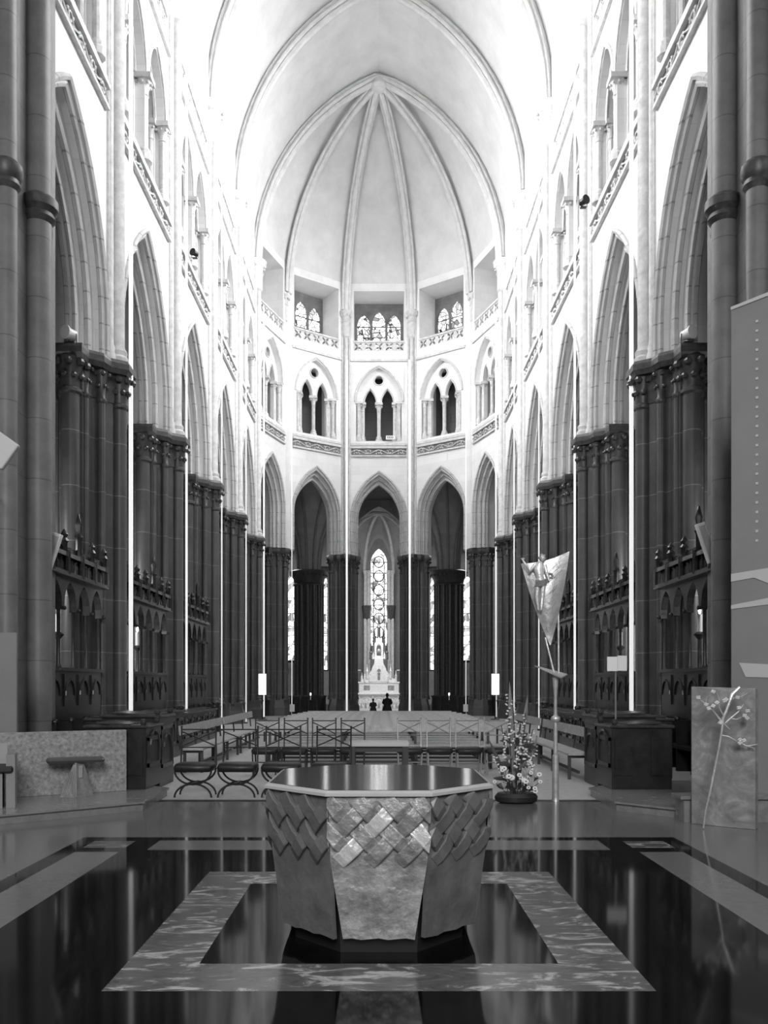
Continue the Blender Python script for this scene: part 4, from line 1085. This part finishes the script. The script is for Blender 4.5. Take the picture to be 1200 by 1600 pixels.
for sx, sd, z, y in ((-1, 'left', 3.6, 15.0), (1, 'right', 3.78, 15.0)):
    t = empty('column_speaker', (sx * 5.72, y, z), 'slim white slanted speaker fixed to the %s crossing pier' % sd, 'loudspeaker', 'slanted speakers')
    R_ = Matrix.Rotation(sx * -.32, 3, 'Y')
    m = MB(); m.obox((0, 0, .3), (.15, .12, .72), R_); m.build('cabinet', 'white', t, 0, .01)
    m = MB(); m.obox(R_ @ Vector((0, 0, 0)) + Vector((0, -.065, .3)), (.11, .01, .62), R_); m.build('grille', 'panelpale', t, 0)
    m = MB(); m.tube([(0, .05, .3), (sx * .3, .15, .3)], .02, 6); m.build('bracket', 'iron', t)
t = empty('tilted_board', (-4.52, 10.2, 4.4), 'pale tilted board fixed high on the left edge pier', 'board', None, None, 0)
m = MB(); m.obox((0, 0, 0), (.36, .08, .36), Matrix.Rotation(.62, 3, 'Y')); m.build('panel_sheet', 'panelpale', t, 0, .02)
m = MB(); m.tube([(0, .04, 0), (-1.5, 3.2, .1)], .02, 6); m.build('arm', 'iron', t)

# floodlights on the capitals and ledges
def flood(loc, sx, label, s=1.0, m_='white'):
    t = empty('floodlight', loc, label, 'floodlight', 'small floodlights', None, 0, (s, s, s))
    MB().box(-.09, .09, -.06, .06, 0, .03).build('foot', 'iron', t, 0)
    R_ = Matrix.Rotation(sx * .5, 4, 'Z')
    m = MB(); m.lathe([(.06, -.14), (.1, -.1), (.11, .1), (.14, .12), (.14, .15), (.11, .15)], 0, 0, 14)
    m.v = [tuple(R_ @ Vector((x, -z, y + .2))) for x, y, z in m.v]; m.build('housing', m_, t)
    m = MB().lathe([(.105, .125), (.105, .13)], 0, 0, 14); m.v = [tuple(R_ @ Vector((x, -z, y + .2))) for x, y, z in m.v]; m.build('lens', 'iron', t)
    MB().tube([(-.12, 0, .02), (-.12, 0, .2), (.12, 0, .2), (.12, 0, .02)], .012, 5).build('yoke', 'iron', t)
flood((-6.38, 17.75, 8.66), -1, 'white floodlight on the capital of the first dark pier on the left')
flood((6.38, 17.75, 8.66), 1, 'white floodlight on the capital of the first dark pier on the right')
flood((5.62, 23.6, 14.72), 1, 'small dark floodlight on the gallery ledge of the second bay on the right', .9, 'iron')
flood((-5.66, 26.4, 14.72), -1, 'small dark floodlight on the gallery ledge of the third bay on the left', .8, 'iron')
t = empty('exit_sign', (.62, AP_APO + ZC - .1, 14.9), 'small white illuminated box on the sill of the central apse gallery', 'sign')
MB().box(-.24, .24, -.05, .05, 0, .2).build('casing', 'white', t, 0)
m = MB()
for k in range(4): m.box(-.16 + k * .09, -.12 + k * .09, -.06, -.05, .05, .15)
m.build('marking', 'iron', t, 0)

# sign on a pole, right
t = empty('sign_stand', (3.63, 13.15, 0), 'white folded card on a slim pole behind the right desk', 'sign')
MB().lathe([(.1, 0), (.1, .03), (.014, .05), (.014, 2.0)], 0, 0, 10).build('pole', 'steel', t)
m = MB(); m.obox((-.06, -.03, 1.92), (.15, .02, .22), Matrix.Rotation(-.2, 3, 'Z')); m.obox((.09, -.03, 1.93), (.15, .02, .23), Matrix.Rotation(.2, 3, 'Z')); m.build('card', 'paper', t, 0)

# candlesticks in the aisles, seen through the stalls
def candlestick(loc, label):
    t = empty('candlestick', loc, label, 'candlestick', 'tall candlesticks in the aisles')
    MB().lathe([(.2, 0), (.18, .1), (.06, .2), (.045, 1.4), (.09, 1.5), (.045, 1.6), (.04, 2.5), (.12, 2.6), (.05, 2.65)], 0, 0, 12).build('stem', 'woodtrim', t)
    MB().lathe([(.05, 2.62), (.05, 3.0)], 0, 0, 10).build('candle', 'white', t); MB().sph((0, 0, 3.08), (.03, .03, .08), 8, 5).build('flame', 'flame', t)
sp = 0
for sx, sd in ((-1, 'left'), (1, 'right')):
    for x, y, nm in ((6.36, 17.0, 'first'), (6.45, 22.9, 'second')):
        candlestick((sx * x, y, 0), 'tall candlestick glimpsed through the %s stall on the %s' % (nm, sd))

# white chapel altar ------------------------------------------------------------
t = empty('chapel_altar', (0, 60.5, 0), 'ornate white marble altar with gabled reredos in the axial chapel', 'altar')
m = MB(); m.box(-1.5, 1.5, -.6, .3, 0, .12); m.box(-1.42, 1.42, -.35, .3, .12, .9)
for k in range(3):
    x = -.9 + .9 * k; m.tube([(x + .26 * math.cos(a), -.37, .5 + .24 * math.sin(a)) for a in [2 * PI * i / 12 for i in range(13)]], .04, 5); m.sph((x, -.36, .5), (.12, .05, .15), 8, 5)
for x in (-1.38, -.45, .45, 1.38): m.lathe([(.07, .12), (.05, .2), (.05, .78), (.08, .88)], x, -.38, 8)
m.build('front', 'marblewhite', t, 0)
MB().bevbox(-1.55, 1.55, -.5, .35, .9, 1.02, .02).build('mensa', 'marblewhite', t, 0)
m = MB(); m.box(-1.4, 1.4, -.1, .4, 1.02, 1.75); m.box(-1.46, 1.46, -.14, .4, 1.72, 1.82); m.build('gradine', 'marblewhite', t, 0)
m = MB()
for x in (-.85, .85): m.box(x - .22, x + .22, -.12, -.1, 1.22, 1.55)
m.build('relief_panel', 'bronze', t, 0)
m = MB(); m.box(-.42, .42, -.05, .35, 1.82, 2.95); m.slab([(-.62, 1.82), (.62, 1.82), (.5, 2.75), (.32, 3.1), (.3, 3.45), (-.3, 3.45), (-.32, 3.1), (-.5, 2.75)], [[(-.17, 1.95), (.17, 1.95)] + list(reversed(arch(0, .17, 2.45, 2.75, 5)))], lambda u, v, w: (u, w, v), -.16, .2)
m.slab([(-1.25, 1.82), (1.25, 1.82), (1.15, 2.0), (.85, 2.1), (.55, 2.6), (-.55, 2.6), (-.85, 2.1), (-1.15, 2.0)], [], lambda u, v, w: (u, w, v), 0, .3)
m.build('reredos', 'marblewhite', t, 0)
m = MB(); m.lathe([(.1, 1.95), (.08, 2.3), (.1, 2.42), (.04, 2.5)], 0, -.1, 8); m.sph((0, -.1, 2.56), .065, 8, 5); m.build('niche_figure', 'bronze', t)
for x, z0, h in ((-.83, 2.05, .95), (.83, 2.05, .95), (-1.2, 1.82, .6), (1.2, 1.82, .75), (-.4, 3.4, .5), (.4, 3.4, .5)):
    m = MB(); m.lathe([(.085, z0), (.085, z0 + h * .5), (.11, z0 + h * .54), (.06, z0 + h * .6), (.02, z0 + h * .95), (.035, z0 + h), (0, z0 + h * 1.06)], x, 0, 6); m.build('pinnacle', 'marblewhite', t)
for x in (-.62, .62, -1.0):
    m = MB(); m.lathe([(.09, 1.82), (.07, 2.1), (.08, 2.2), (.03, 2.28)], x, -.12, 8); m.sph((x, -.12, 2.33), .055, 8, 5); m.build('side_figure', 'marblewhite', t)
# gilt canopy over the altar
m = MB(); m.box(-.36, .36, -.1, .2, 3.45, 3.55); m.slab([(-.3, 3.55), (.3, 3.55), (.3, 4.5), (0, 5.0), (-.3, 4.5)], [[(-.16, 3.65), (.16, 3.65)] + list(reversed(arch(0, .16, 4.2, 4.5, 5)))], lambda u, v, w: (u, w, v), -.08, .1)
m.build('canopy', 'marblewhite', t, 0)
m = MB(); m.sph((0, -.1, 4.0), (.13, .04, .13), 10, 6)
for k in range(10): a = 2 * PI * k / 10; m.tube([(.13 * math.cos(a), -.1, 4.0 + .13 * math.sin(a)), (.22 * math.cos(a), -.1, 4.0 + .22 * math.sin(a))], .015, 4)
m.build('sunburst', 'gilt', t)
for x, z, h in ((0, 4.9, 2.0), (-.32, 4.4, 1.3), (.32, 4.4, 1.3), (-.55, 3.4, 1.2), (.55, 3.4, 1.2)):
    m = MB(); m.lathe([(.12, z), (.1, z + h * .35), (.13, z + h * .38), (.05, z + h * .5), (.07, z + h * .6), (.015, z + h * .95), (0, z + h)], x, .05, 6)
    for q in range(5): m.tube([(x - .1 + .012 * q, .05, z + h * (.4 + q * .08)), (x + .1 - .012 * q, .05, z + h * (.4 + q * .08))], .02, 4)
    m.build('spire', 'woodtrim', t, 0)
# white rail in front and side posts
t = empty('altar_rail', (0, 58.2, 0), 'low white balustrade before the chapel altar', 'rail')
m = MB(); m.box(-1.75, 1.75, -.18, .18, .34, .42); m.build('top', 'marblewhite', t, 0)
for x in (-1.5, 1.5): m = MB(); m.box(x - .1, x + .1, -.14, .14, 0, .34); m.build('post', 'marblewhite', t, 0)
for k in range(9):
    x = -1.2 + .3 * k; MB().lathe([(.06, 0), (.09, .1), (.04, .25), (.06, .34)], x, 0, 8).build('baluster', 'marblewhite', t)
for sx, sd in ((-1, 'left'), (1, 'right')):
    t = empty('lamp_post', (sx * 1.85, 59.4, 0), 'slim white post with crossbars beside the chapel altar on the %s' % sd, 'post', 'posts beside the chapel altar')
    MB().lathe([(.1, 0), (.1, .1), (.05, .15), (.05, 2.7), (.1, 2.75), (.06, 2.9), (.02, 3.2)], 0, 0, 8).build('post', 'marblewhite', t)
    MB().box(min(0, -sx * .6), max(0, -sx * .6), -.02, .02, 2.58, 2.64).build('crossbar', 'marblewhite', t, 0); MB().box(min(0, -sx * .6), max(0, -sx * .6), -.02, .02, 1.72, 1.77).build('crossbar', 'marblewhite', t, 0)

# two people kneeling before the chapel altar, seen from behind ---------------------------
def kneeling(loc, s, label, cloth, rz=0, hunch=.0):
    """person kneeling upright, facing +y; one body remeshed into a continuous surface"""
    t = empty('person', loc, label, 'person', None, None, rz, (s, s, s))
    m = MB()
    m.tube([(0, 0, .28), (0, .02, .42), (0, .03, .62), (0, .02, .76), (0, .03, .84), (0, .04, .9)], [.17, .155, .175, .15, .07, .055], 14, flat=.72)
    m.sph((0, .05, .985), (.078, .095, .118), 14, 10); m.sph((0, .145, .975), (.016, .02, .025), 6, 4)
    for x in (-1, 1):
        m.sph((x * .08, .045, .98), (.014, .024, .032), 6, 5)
        m.tube([(x * .17, .02, .76), (x * .23, .05, .55), (x * .14, .25, .47), (x * .05, .34, .53)], [.06, .05, .04, .03], 10)
        m.tube([(x * .09, 0, .3), (x * .11, .16, .18), (x * .1, .22, .07), (x * .1, -.02, .055), (x * .1, -.26, .05), (x * .1, -.36, .05)], [.1, .09, .07, .06, .045, .04], 10)
        m.sph((x * .045, .36, .56), (.03, .045, .05), 8, 6)
        for q in range(5): m.tube([(x * (.02 + .012 * q), .38, .57), (x * (.015 + .01 * q), .40, .63 + .008 * (q % 3))], [.011, .008], 5)
    b = m.build('body', 'skin', t); r = b.modifiers.new('skin_over', 'REMESH'); r.mode = 'VOXEL'; r.voxel_size = .012; r.use_smooth_shade = True
    m = MB(); m.tube([(0, -.04, .02), (0, -.02, .25), (0, .0, .42), (0, .02, .62), (0, .01, .77), (0, .02, .83)], [.31, .26, .2, .205, .185, .09], 18, flat=.78)
    for x in (-1, 1): m.tube([(x * .16, .01, .77), (x * .235, .04, .55), (x * .15, .22, .47), (x * .09, .29, .5)], [.085, .078, .062, .055], 12)
    m.build('coat', cloth, t, 70)
    m = MB(); m.sph((0, .03, 1.01), (.092, .1, .118), 14, 9); m.tube([(0, -.03, 1.02), (0, -.05, .93), (0, -.03, .86)], [.07, .06, .03], 10); m.build('hair', 'hair', t, 70)
    return t
kneeling((.48, 49.6, 0), 1.0, 'person in a long black coat kneeling before the chapel altar', 'cloth', -.1)
kneeling((-.33, 49.9, 0), .72, 'smaller person in a dark jacket kneeling beside the black coated person', 'cloth2', .1)
